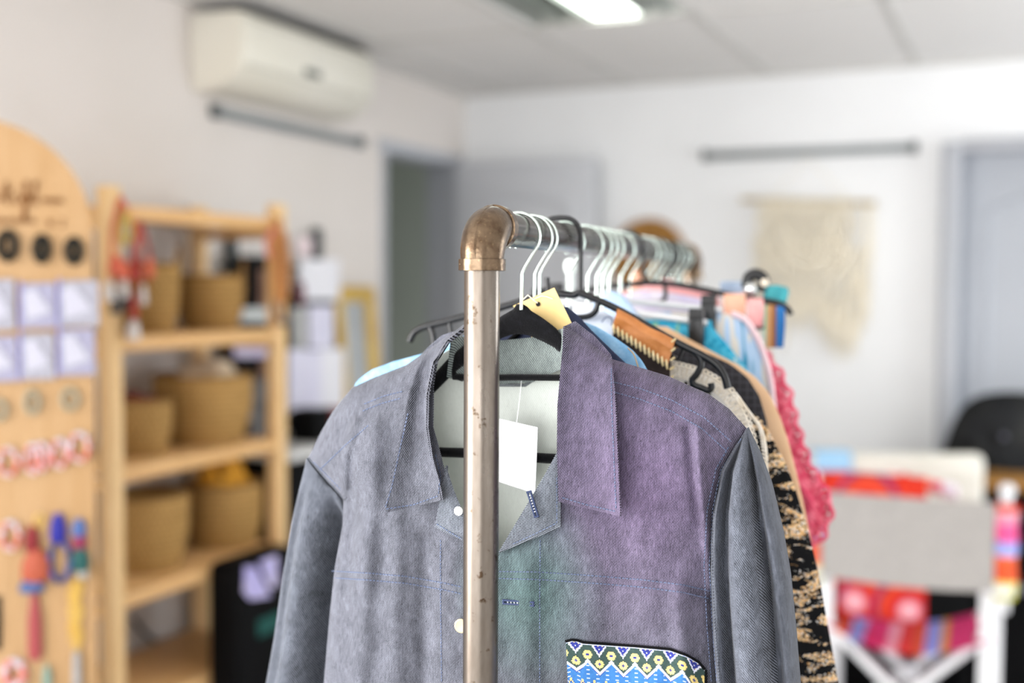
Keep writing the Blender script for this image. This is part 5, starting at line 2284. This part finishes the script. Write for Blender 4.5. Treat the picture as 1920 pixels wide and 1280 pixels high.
def hung(name, label, cat, x, y, w, h, mat_, d=.09, grp=None, thick=.006, parts=(), bulge=.004):
    G = []
    for i in range(8):
        v = i / 7
        G.append([xp(x - w / 2 + w * u, y - h / 2 + h * v, d + bulge * sin(u * PI) * sin(v * PI)) for u in [k / 7 for k in range(8)]])
    t = thing(name, label, cat, xp(x, y + h / 2, d), grp)
    m = MB()
    m.sheet(G, thick, face=V((1, 0, 0)))
    obj('card' if 'card' in name else 'body', m, mat_, t, angle=70)
    m = MB()
    m.tube([xp(x, y - h / 2 + 3, d - .003), xp(x, y - h / 2 - 8, d - .012), V((XL + .055, xp(x, y, d).y, xp(x, y - h / 2 - 8, d).z))], .0016, 6)
    obj('hanging_loop', m, M_black, t)
    for nm, dx, dy, ww, hh, mt in parts:
        m = MB()
        m.box(xp(x + dx, y + dy, d + .008), (.003, ww, hh), bev=.001)
        obj(nm, m, mt, t)
    return t


M_brownb = mk('brown_leather', '#6a4632', '#8a6a58', 20, rough=.6)
hung('pouch', 'black pouch with brown leather front, seen through the shelves by the beaded post', 'pouch', 482, 535, 76, 110, M_blackmat, .085, parts=[('leather_front', 14, 5, .06, .13, M_brownb)])
hung('earring_card', 'pale grey product card low on the black rack, seen above the shelf edge', 'card', 482, 590, 78, 26, mk('pale_grey_card', '#c9cdcc', rough=.6), .10)
hung('lilac_card', 'lilac product card below the upper shelf board on the black rack', 'card', 475, 648, 72, 44, mk('lilac_paper', '#b6a6c6', '#d4cde2', 14, rough=.6), .095)
hung('black_pouch', 'black pouch below the lilac card on the rack', 'pouch', 470, 690, 90, 44, M_blackmat, .08)
hung('striped_scarf', 'grey and black striped scarf hung on the rack beside the largest basket', 'scarf', 492, 775, 46, 130, mk('grey_stripe', '#8a8684', '#3a3836', 24, rough=.85), .10)
hung('brown_scarf', 'brown scarf hung on the rack above the striped one', 'scarf', 500, 712, 22, 70, M_brownb, .095)
GW = 'white product cards on the black rack'
hung('product_card', 'white product card highest on the black rack, below the upright tip', 'card', 600, 524, 74, 76, M_white, .10, GW)
hung('product_card', 'small lilac white product card below the highest one on the rack', 'card', 603, 612, 46, 80, M_lilac, .105, GW)
hung('black_pouch', 'black pouch behind the small lilac white card', 'pouch', 594, 625, 64, 130, M_blackmat, .075)
hung('grey_card', 'slim grey card beside the small lilac white one, next to the pine post', 'card', 563, 630, 24, 110, mk('slim_grey_card', '#a8a8a8', '#bdbdbb', 30, rough=.6), .10)
hung('product_card', 'large lilac white product card low on the rack beside the pine post', 'card', 575, 715, 66, 120, M_lilac, .115, GW)
hung('product_card', 'large white product card low on the rack, closer to the mirror', 'card', 623, 708, 44, 110, M_white, .115, GW)
hung('red_ribbon', 'dark red ribbon between the highest white card and the pine post', 'ribbon', 566, 548, 14, 44, mk('dark_red_ribbon', '#7a4a50', rough=.8), .10)
hung('pink_ribbon', 'pale pink ribbon strung at the top of the black rack', 'ribbon', 572, 462, 26, 36, mk('pale_pink_ribbon', '#e6d3d6', rough=.8), .08)
# counter under the rack
ct = thing('counter', 'low white counter against the wall beyond the shelves', 'counter', V((XL + .2, 3.55, 0)))
m = MB()
m.box((XL + .195, 3.44, zc_ - .015), (.30, .70, .03), bev=.004)
obj('worktop', m, mk('white_laminate', '#d9d9d8', rough=.4), ct)
m = MB()
m.box((XL + .195, 3.44, (zc_ - .03) / 2), (.26, .66, zc_ - .032), bev=.003)
obj('cabinet_body', m, M_blackmat, ct)


def ctr_box(name, label, cat, px, w, dpt, h, mat_):
    p = hit(px, 800, V((XL + .24, 0, 0)), V((1, 0, 0)))
    m = MB()
    m.box((XL + .24, p.y, zc_ + h / 2 + .001), (dpt, w, h), bev=.004)
    return tag(obj(name, m, mat_), label, cat)


ctr_box('black_box', 'black cardboard box on the white counter below the white cards', 'box', 583, .10, .10, .11, M_blackmat)
ctr_box('red_box', 'dark red box on the white counter beside the black one', 'box', 622, .08, .09, .10, mk('dark_red_card', '#8a3d40', '#7a3034', 20, rough=.6))
# bag hanging in front of the counter, seen through the lower shelves
bg = thing('tote_bag', 'black tote bag with lilac panels and green base, standing below the counter', 'bag', V((XL + .5, 3.30, 0)))
bp0 = hit(478, 1150, V((XL + .42, 0, 0)), V((1, 0, 0)))
WL[bg] = V((bp0.x, bp0.y, 0.0)); bg.location = WL[bg]
m = MB()
zt = bp0.z + .18
m.box((bp0.x, bp0.y, zt / 2), (.12, .30, zt), bev=.03, seg=3)
obj('body', m, M_blackmat, bg)
m = MB()
zz = hit(470, 1185, V((XL + .48, 0, 0)), V((1, 0, 0))).z
m.box((bp0.x + .062, bp0.y + .03, zz), (.004, .20, .05), bev=.001)
obj('green_base', m, mk('bottle_green', '#0f4a44', rough=.8), bg)
m = MB()
pp = [hit(x, y, V((bp0.x + .064, 0, 0)), V((1, 0, 0))) for x, y in ((460, 1062), (480, 1062), (508, 1118), (470, 1124), (458, 1110))]
m.prism(pp, V((-.004, 0, 0)))
pp = [hit(x, y, V((bp0.x + .064, 0, 0)), V((1, 0, 0))) for x, y in ((488, 1052), (520, 1040), (520, 1100), (508, 1100))]
m.prism(pp, V((-.004, 0, 0)))
obj('lilac_panel', m, mk('lilac_print', '#a9a2d8', '#c7bfe0', 20, rough=.7), bg, smooth=False)
# power cord along the wall
m = MB()
m.tube(spline([hit(x, y, V((XL + .012, 0, 0)), V((1, 0, 0))) for x, y in ((250, 1160), (280, 1195), (320, 1215), (380, 1228), (430, 1230))], 6), .006, 8)
tag(obj('power_cord', m, M_black), 'black power cord drooping along the wall behind the lower shelves', 'cord')

# ------------------------------------------------------------------ GILT MIRROR
my0, my1 = hit(630, 545, V((XL + .06, 0, 0)), V((1, 0, 0))).y, hit(706, 545, V((XL + .06, 0, 0)), V((1, 0, 0))).y
mtop, mbot = 1.49, .25
mr = thing('mirror', 'gilt framed mirror leaning on the wall between the white cards and the doorway', 'mirror', V((XL + .1, (my0 + my1) / 2, 0)))
lean = V((-.08, 0, 1)).normalized()
nrm = V((1, 0, .08)).normalized()
mb0 = V((XL + .16, (my0 + my1) / 2, .004))
Hm = (mtop) / lean.z
ctr = mb0 + lean * Hm / 2
wM = my1 - my0
AX = (V((0, 1, 0)), nrm, lean)
m = MB()
fwid = .062
m.box(ctr + V((0, wM / 2 - fwid / 2, 0)), (fwid, .03, Hm), AX, .01)
m.box(ctr - V((0, wM / 2 - fwid / 2, 0)), (fwid, .03, Hm), AX, .01)
m.box(ctr + lean * (Hm / 2 - fwid / 2), (wM, .032, fwid), AX, .01)
m.box(ctr - lean * (Hm / 2 - fwid / 2), (wM, .032, fwid), AX, .01)
obj('frame', m, M_gold, mr)
m = MB()
m.box(ctr - nrm * .002, (wM - fwid * 1.6, .008, Hm - fwid * 1.6), AX, 0)
obj('glass', m, mk('mirror_silver', '#eef2f0', rough=.03, metal=1), mr)

# ------------------------------------------------------------------ WOVEN ROUND on the back wall
pw_ = wb(1215, 484)
rW = (wb(1285, 484) - pw_).length
m = MB()
for k in range(16):
    r = rW * (1 - k / 16.5)
    m.tube([V((pw_.x + r * cos(a), YB - .018 - .012 * (k / 16) + .004 * sin(a * 24 + k), pw_.z + r * sin(a))) for a in [2 * PI * q / 60 for q in range(60)]], rW / 26, 6, closed=True)
m.lathe((pw_.x, YB - .001, pw_.z), [(rW * .96, 0), (rW * .96, .006), (.001, .008)], 40, ax=(V((1, 0, 0)), Z3, V((0, -1, 0))))
tag(obj('woven_plaque', m, mk('coiled_straw', '#b98a4e', '#8f6428', 60, rough=.75)), 'round coiled straw plaque on the back wall above the far end of the rail', 'wall decoration')

# ------------------------------------------------------------------ DIRECTOR'S CHAIR
ZCH = 3.5
oc = atZ(1699, 1000, ZCH)
O = V((oc.x, oc.y, 0))
cy = V((ray(1706, 640).x, ray(1706, 640).y, 0)).normalized()   # away from us
rotc = math.radians(-3)
cy = V((cy.x * cos(rotc) - cy.y * sin(rotc), cy.x * sin(rotc) + cy.y * cos(rotc), 0))
cx = V((cy.y, -cy.x, 0))
CA = (cx, cy, Z3)


def cp(x, y, z):
    return O + cx * x + cy * y + Z3 * z


dc = thing('directors_chair', "white folding director's chair with plain linen back, seen from behind", 'chair', O)
hw = .274
zT, zB = .885, .615
for sx_ in (-1, 1):
    m = MB()
    m.box(cp(sx_ * hw, 0, (.56 + .905) / 2), (.028, .034, .345), CA, .005)
    m.lathe(cp(sx_ * hw, 0, .90), [(.014, 0), (.021, .006), (.022, .022), (.016, .034), (.001, .038)], 18)
    obj('back_post', m, M_whitepaint, dc)
    m = MB()
    m.box(cp(sx_ * (hw - .005), .165, .628), (.055, .41, .026), CA, .006)
    obj('armrest', m, M_whitepaint, dc)
    for yy, nm in ((.02, 'rear'), (.34, 'front')):
        m = MB()
        m.box(cp(sx_ * (hw - .035), yy, .31), (.062 if nm == 'rear' else .05, .026, .612), CA, .005)
        obj('leg', m, M_whitepaint, dc)
    m = MB()
    m.box(cp(sx_ * (hw - .035), .18, .045), (.03, .37, .04), CA, .005)
    obj('floor_rail', m, M_whitepaint, dc)
    m = MB()
    m.box(cp(sx_ * (hw - .035), .18, .455), (.034, .37, .03), CA, .005)
    obj('seat_rail', m, M_whitepaint, dc)
for yy in (.045, .30):
    m = MB()
    off = -.016 if yy < .1 else .016
    m.bar(cp(-hw + .06, yy, .455), cp(hw - .06, yy, .06), .024, .066, up=cy)
    obj('cross_brace', m, M_whitepaint, dc)
    m = MB()
    m.bar(cp(hw - .06, yy + .024, .455), cp(-hw + .06, yy + .024, .06), .024, .066, up=cy)
    obj('cross_brace', m, M_whitepaint, dc)


def stripes(name, stops, axis, lo, hi, vec=None):
    n = NT(name)
    sep = n.n('ShaderNodeSeparateXYZ')
    n.l(n.coord('UV'), sep.inputs[0])
    r_ = n.n('ShaderNodeValToRGB')
    r_.color_ramp.interpolation = 'CONSTANT'
    el = r_.color_ramp.elements
    el[0].position, el[0].color = stops[0][0], lin(stops[0][1])
    el[1].position, el[1].color = stops[1][0], lin(stops[1][1])
    for p_, h_ in stops[2:]:
        e = el.new(p_)
        e.color = lin(h_)
    n.l(n.rng(sep.outputs[axis], lo, hi), r_.inputs[0])
    n.base(r_.outputs[0])
    n.bump(n.noise(n.coord(), 400, 2), .15, .001)
    return n.pr(.85, 0, .2)


# linen back, sagging a little in the middle, and striped canvas sleeves wrapping the posts
G = []
for i in range(16):
    v = i / 15
    row = []
    for j in range(40):
        u = j / 39
        x = (-hw + .03) + (2 * hw - .06) * u
        sag = .012 * sin(u * PI)
        z = zT - .004 - (zT - zB - .01) * v - sag * (.4 + .8 * v)
        crease = .006 * math.exp(-((u - .47) / .02) ** 2)
        row.append(cp(x, -.022 + .03 * sin(u * PI) * .6 + crease, z))
    G.append(row)
m = MB()
m.sheet(G, .004, face=-cy)
obj('backrest', m, mk('grey_linen', '#b3afac', '#aba7a4', 40, rough=.9, bump=.2, bscale=500), dc)
stops = [(0, '#d8d34e'), (.13, '#e9e07a'), (.20, '#e8603a'), (.42, '#f07a50'), (.46, '#a9b4f0'), (.56, '#8fa0ee'), (.60, '#f0609a'), (.78, '#f39ab4'), (.86, '#f7b9c2'), (.90, '#e0442e')]
M_str = stripes('rainbow_canvas', stops, 1, zB - .02, zT)
for sx_ in (-1, 1):
    G, UVG = [], []
    for i in range(20):
        v = i / 19
        row, ur = [], []
        z = zT - .006 - (zT - zB + .008) * v
        for j in range(20):
            a = -PI * .5 + 2.0 * PI * (j / 19) * .82
            rx_, ry_ = .031, .026
            x = sx_ * hw + (rx_ * cos(a + PI / 2)) * (1 if sx_ > 0 else -1)
            row.append(cp(x + (.002 * sin(z * 60)), -ry_ * sin(a + PI / 2) * 1., z))
            ur.append((j * .01, z))
        G.append(row)
        UVG.append(ur)
    m = MB()
    m.sheet(G, .003, uvG=UVG)
    obj('post_sleeve', m, M_str, dc, label='rainbow striped canvas sleeve round the back post')
# canvas seat
seat_st = [(0, '#d2346e'), (.12, '#e05a3a'), (.2, '#8f9ae0'), (.28, '#d2346e'), (.40, '#e8a0b4'), (.46, '#d83c3c'), (.54, '#d8583a'), (.60, '#8e98e4'), (.68, '#d8a040'), (.72, '#d23a76'), (.95, '#c22e66')]
M_seat = stripes('striped_seat_canvas', seat_st, 0, -hw, hw)
G, UVG = [], []
for i in range(18):
    v = i / 17
    row, ur = [], []
    for j in range(30):
        u = j / 29
        x = (-hw + .03) + (2 * hw - .06) * u
        row.append(cp(x, .0 + .36 * v, .478 - .07 * sin(u * PI)))
        ur.append((x, v))
    G.append(row)
    UVG.append(ur)
m = MB()
m.sheet(G, .005, uvG=UVG)
obj('seat', m, M_seat, dc)


def cushion(mb, c, w, h, t, ax, seed=0):
    vs, fs = [], []
    n = 26
    for side in (1, -1):
        for i in range(n + 1):
            for j in range(n + 1):
                u, v = 2 * i / n - 1, 2 * j / n - 1
                q = (max(0, 1 - u ** 4) * max(0, 1 - v ** 4)) ** .5
                pin = 1 - .06 * (u * u * v * v)
                p = c + ax[0] * (u * w / 2 * (1 - .05 * (1 - v * v)) * pin) + ax[2] * (v * h / 2 * (1 - .05 * (1 - u * u)) * pin) + ax[1] * (-side * (t / 2 * q + .003 + .004 * noise.noise(V((u * 2, v * 2, seed + side)))))
                vs.append(p)
    M1 = (n + 1) ** 2
    uv = []
    for side in (1, -1):
        for i in range(n + 1):
            for j in range(n + 1):
                uv.append((2 * i / n - 1, 2 * j / n - 1))
    idx = lambda s_, i, j: s_ * M1 + i * (n + 1) + j
    for i in range(n):
        for j in range(n):
            fs.append((idx(0, i, j), idx(0, i + 1, j), idx(0, i + 1, j + 1), idx(0, i, j + 1)))
            fs.append((idx(1, i, j), idx(1, i, j + 1), idx(1, i + 1, j + 1), idx(1, i + 1, j)))
    ring = [(i, 0) for i in range(n)] + [(n, j) for j in range(n)] + [(i, n) for i in range(n, 0, -1)] + [(0, j) for j in range(n, 0, -1)]
    for k in range(len(ring)):
        a, b = ring[k], ring[(k + 1) % len(ring)]
        fs.append((idx(0, *b), idx(0, *a), idx(1, *a), idx(1, *b)))
    mb.add(vs, fs, 0, uv)


def mandala():
    n = NT('red_mandala_print')
    uvc = n.coord('UV')
    col = None
    base = n.mix(n.rng(n.noise(n.mapping(uvc, (1, 1, 1)), 9, 3, .6), .45, .58), lin('#c8281f'), lin('#e5472a'))
    col = base
    for (cx_, cy_) in ((-.2, -.68), (.72, -.75), (-.9, -.3), (.0, .55)):
        d = n.n('ShaderNodeVectorMath', operation='DISTANCE')
        n.l(n.mapping(uvc, (1.05, 1.25, 0)), d.inputs[0])
        d.inputs[1].default_value = (cx_ * 1.05, cy_ * 1.25, 0)
        v = d.outputs['Value']
        r_ = n.n('ShaderNodeValToRGB')
        el = r_.color_ramp.elements
        el[0].position, el[0].color = 0, lin('#e5484e')
        el[1].position, el[1].color = .06, lin('#f6c4cc')
        for p_, h_ in ((.16, '#f2aab6'), (.22, '#e0606c'), (.27, '#c9141c'), (.38, '#d83426'), (.46, '#ec5a38'), (.55, '#b8202a'), (.60, '#7a4a80'), (.66, '#d8433a')):
            e = el.new(p_)
            e.color = lin(h_)
        n.l(v, r_.inputs[0])
        col = n.mix(n.rng(v, .62, .66, 1, 0), col, r_.outputs[0])
    n.base(col)
    n.bump(n.noise(uvc, 30, 3), .2, .003)
    return n.pr(.85, 0, .2)


m = MB()
tilt = V((0, 0, 1)) * cos(.16) - cy * sin(.16) * 1.
cushion(m, cp(-.115, .085, .700), .36, .50, .12, (cx, (cy * cos(.16) + Z3 * sin(.16)).normalized(), tilt.normalized()))
tag(obj('cushion', m, mandala(), angle=80), "red cushion with circular mandala print on the director's chair seat", 'cushion')
G = [[cp(-.06 + .20 * u, .06 + .07 * v, .945 - .035 * u - .03 * v + .012 * sin(u * 9) * sin(v * 4)) for u in [k / 16 for k in range(17)]] for v in [k / 8 for k in range(9)]]
m = MB()
m.sheet(G, .018)
tag(obj('folded_scarf', m, stripes('scarf_patch', [(0, '#f2e4e2'), (.2, '#d83a4a'), (.38, '#d8b878'), (.6, '#e0556a'), (.78, '#efe6f2')], 0, 0, .16), angle=80), "red, tan and white folded scarf on top of the chair cushion", 'scarf')

# ------------------------------------------------------------------ CREAM CHAIR behind it
ZC2 = 3.98
a0, a1 = atZ(1500, 852, ZC2), atZ(1843, 846, ZC2)
e1 = V((a1.x - a0.x, a1.y - a0.y, 0))
wC = e1.length
e1.normalize()
e2 = V((-e1.y, e1.x, 0))
if e2.dot(F) < 0:
    e2 = -e2
oc2 = (a0 + a1) / 2
CC = (e1, e2, Z3)
O2 = V((oc2.x, oc2.y, 0))
cc_ = thing('cream_chair', "cream padded chair turned away, between the director's chair and black cabinet", 'chair', O2 + e2 * .0)
m = MB()
m.box(O2 + Z3 * (oc2.z - .17), (wC, .07, .34), CC, .028, seg=4)
obj('backrest', m, M_cream, cc_)
m = MB()
m.tube([O2 - e1 * (wC / 2 - .02) - e2 * .036 + Z3 * (oc2.z - .085), O2 + e1 * (wC / 2 - .02) - e2 * .036 + Z3 * (oc2.z - .083)], .003, 6)
obj('seam', m, mk('cream_piping', '#d2cec0', rough=.8), cc_)
m = MB()
m.box(O2 + e2 * .02 + Z3 * .40, (wC - .04, .09, .06), CC, .02)
m.box(O2 + e2 * -.0 + Z3 * .46, (wC - .06, .03, .2), CC, .006)
obj('seat', m, M_blackmat, cc_)
for sx_ in (-1, 1):
    for yy in (-.005, .05):
        m = MB()
        m.box(O2 + e1 * sx_ * (wC / 2 - .05) + e2 * yy + Z3 * .19, (.03, .03, .38), CC, .004)
        obj('leg', m, M_blackmat, cc_)
G = []
bx0, bx1 = atZ(1522, 862, ZC2), atZ(1590, 862, ZC2)
for v in [k / 14 for k in range(15)]:
    row = []
    for u in [k / 8 for k in range(9)]:
        p = bx0.lerp(bx1, u)
        s_ = (v - .5) * 2
        dep = .041 * max(-1, min(1, s_ * 3))
        z = oc2.z + .004 - (max(0, abs(s_) - .33) * .12)
        row.append(V((p.x, p.y, 0)) + e2 * (-dep if True else 0) + Z3 * z)
    G.append(row)
m = MB()
m.sheet(G, .004)
tag(obj('blue_cloth', m, mk('sky_cloth', '#a9d2ee', '#97c6e8', 30, rough=.85), angle=80), 'folded sky blue cloth draped on the cream chair back', 'cloth')

# ------------------------------------------------------------------ BLACK CABINET with wooden top
CBY = 4.30
zt_ = 1.5 - (902 - 539) / FP * 3.965
t0, t1 = hit(1560, 905, V((0, CBY, 0)), V((0, 1, 0))), hit(2080, 905, V((0, CBY, 0)), V((0, 1, 0)))
k1 = V((1, 0, 0))
k2 = V((0, 1, 0))
kc = V(((t0.x + t1.x) / 2, CBY + .12, 0))
kw = t1.x - t0.x
cb = thing('cabinet', 'low black cabinet with a brown wooden top in front of the grey door', 'cabinet', kc)
m = MB()
m.box(kc + Z3 * (zt_ - .018), (kw + .03, .24, .036), bev=.004)
obj('top', m, M_deskwood, cb)
m = MB()
m.box(kc + Z3 * ((zt_ - .04) / 2), (kw, .22, zt_ - .04), bev=.004)
obj('body', m, M_blackmat, cb)
m = MB()
zs_ = 1.5 - (1105 - 539) / FP * 3.97
m.box(kc + Z3 * zs_ - k2 * .112, (kw - .02, .008, .03), bev=.002)
obj('edge_strip', m, mk('grey_edge', '#6c6c74', rough=.5), cb)
# black chair behind
pb = atZ(1895, 735, 4.34)
bc = thing('black_chair', 'black padded chair with a domed back beside the grey door', 'chair', V((pb.x, pb.y, 0)))
outl = [(1748, 930), (1757, 880), (1772, 830), (1790, 785), (1812, 755), (1845, 739), (1895, 734), (1950, 740), (1985, 756), (2008, 785), (2026, 830), (2040, 880), (2046, 930)]
zN = V((F.x, F.y, 0)).normalized()


def kp(x, y, d=0):
    return hit(x, y, V((pb.x, pb.y, 0)) - zN * d, zN)


ol = spline([V((a, b, 0)) for a, b in outl], 5)
ctrx, ctry = 1896, 925
G = []
for i in range(14):
    q = 1 - (i / 13) * .999
    dd = .05 * math.sqrt(max(0, 1 - q ** 3))
    G.append([kp(ctrx + (p.x - ctrx) * q, ctry + (p.y - ctry) * q, dd + .006 * noise.noise(V((p.x / 40, p.y / 40, q * 3)))) for p in ol])
m = MB()
m.sheet(G, .05, face=-zN)
M_blkleather = mk('black_cracked_leather', '#050608', '#1d1c17', 9, rough=.5, spec=.2, bump=.25, bscale=60, lo=.5, hi=.75)
obj('backrest', m, M_blkleather, bc, angle=80)
m = MB()
m.sphere(kp(1882, 818, .058), .012, 10)  # grey bead standing in for a small highlight on the chair back
obj('button', m, flat('#5a5a66', .25), bc)
m = MB()
sb = V((pb.x, pb.y, 0)) + zN * .0
m.box(sb + Z3 * .45 + zN * .02, (.5, .12, .08), (V((zN.y, -zN.x, 0)), zN, Z3), .03)
obj('seat', m, M_blkleather, bc)
m = MB()
m.tube([sb + Z3 * .06, sb + Z3 * .42], .03, 14)
for k in range(5):
    a = 2 * PI * k / 5 + .3
    m.tube([sb + Z3 * .07, sb + V((.10 * cos(a), .10 * sin(a), .03))], .014, 8)
m.box(sb + Z3 * .62, (.06, .02, .34), (V((zN.y, -zN.x, 0)), zN, Z3), .004)
obj('pedestal', m, M_black, bc)

# ------------------------------------------------------------------ LIGHT
def area(name, loc, rot, sx, sy, power, col):
    d = bpy.data.lights.new(name, 'AREA')
    d.shape = 'RECTANGLE'
    d.size, d.size_y = sx, sy
    d.energy = power
    d.color = col
    o = bpy.data.objects.new(name, d)
    o.location = loc
    o.rotation_euler = rot
    COL.objects.link(o)
    return o


area('window_daylight', ((WFX0 + WFX1) / 2, YF - .12, (WZ0 + WZ1) / 2), (PI / 2, 0, 0), WFX1 - WFX0 - .1, WZ1 - WZ0 - .1, 88, (1, .99, .98))
area('window_daylight', (XL - .12, (WLY0 + WLY1) / 2, (WLZ0 + WLZ1) / 2), (PI / 2, 0, -PI / 2), WLY1 - WLY0 - .1, WLZ1 - WLZ0 - .1, 215, (1, .995, .99))
area('window_daylight', (XR + .12, (WRY0 + WRY1) / 2, 1.32), (PI / 2, 0, PI / 2), WRY1 - WRY0 - .1, 1.6, 62, (.92, .965, 1))
w = bpy.data.worlds.new('World')
scene.world = w
w.use_nodes = True
bgn = next(n for n in w.node_tree.nodes if n.type == 'BACKGROUND')
bgn.inputs[0].default_value = (.9, .95, 1, 1)
bgn.inputs[1].default_value = 1.4

# ------------------------------------------------------------------ CAMERA
cd = bpy.data.cameras.new('camera')
cd.sensor_width = 36
cd.lens = FP * 36 / 1920
cd.clip_start = .05
cd.dof.use_dof = True
cd.dof.focus_distance = 1.15
cd.dof.aperture_fstop = 1.8
cd.dof.aperture_blades = 0
co = bpy.data.objects.new('camera', cd)
co.matrix_world = Matrix(((R.x, U.x, -F.x, CAM.x), (R.y, U.y, -F.y, CAM.y), (R.z, U.z, -F.z, CAM.z), (0, 0, 0, 1)))
COL.objects.link(co)
scene.camera = co
scene.view_settings.view_transform = 'Standard'
scene.view_settings.look = 'None'
scene.view_settings.gamma = 1
scene.view_settings.exposure = 0
scene.view_settings.use_curve_mapping = False
scene.cycles.use_denoising = True
scene.cycles.max_bounces = 8
scene.cycles.sample_clamp_indirect = 6
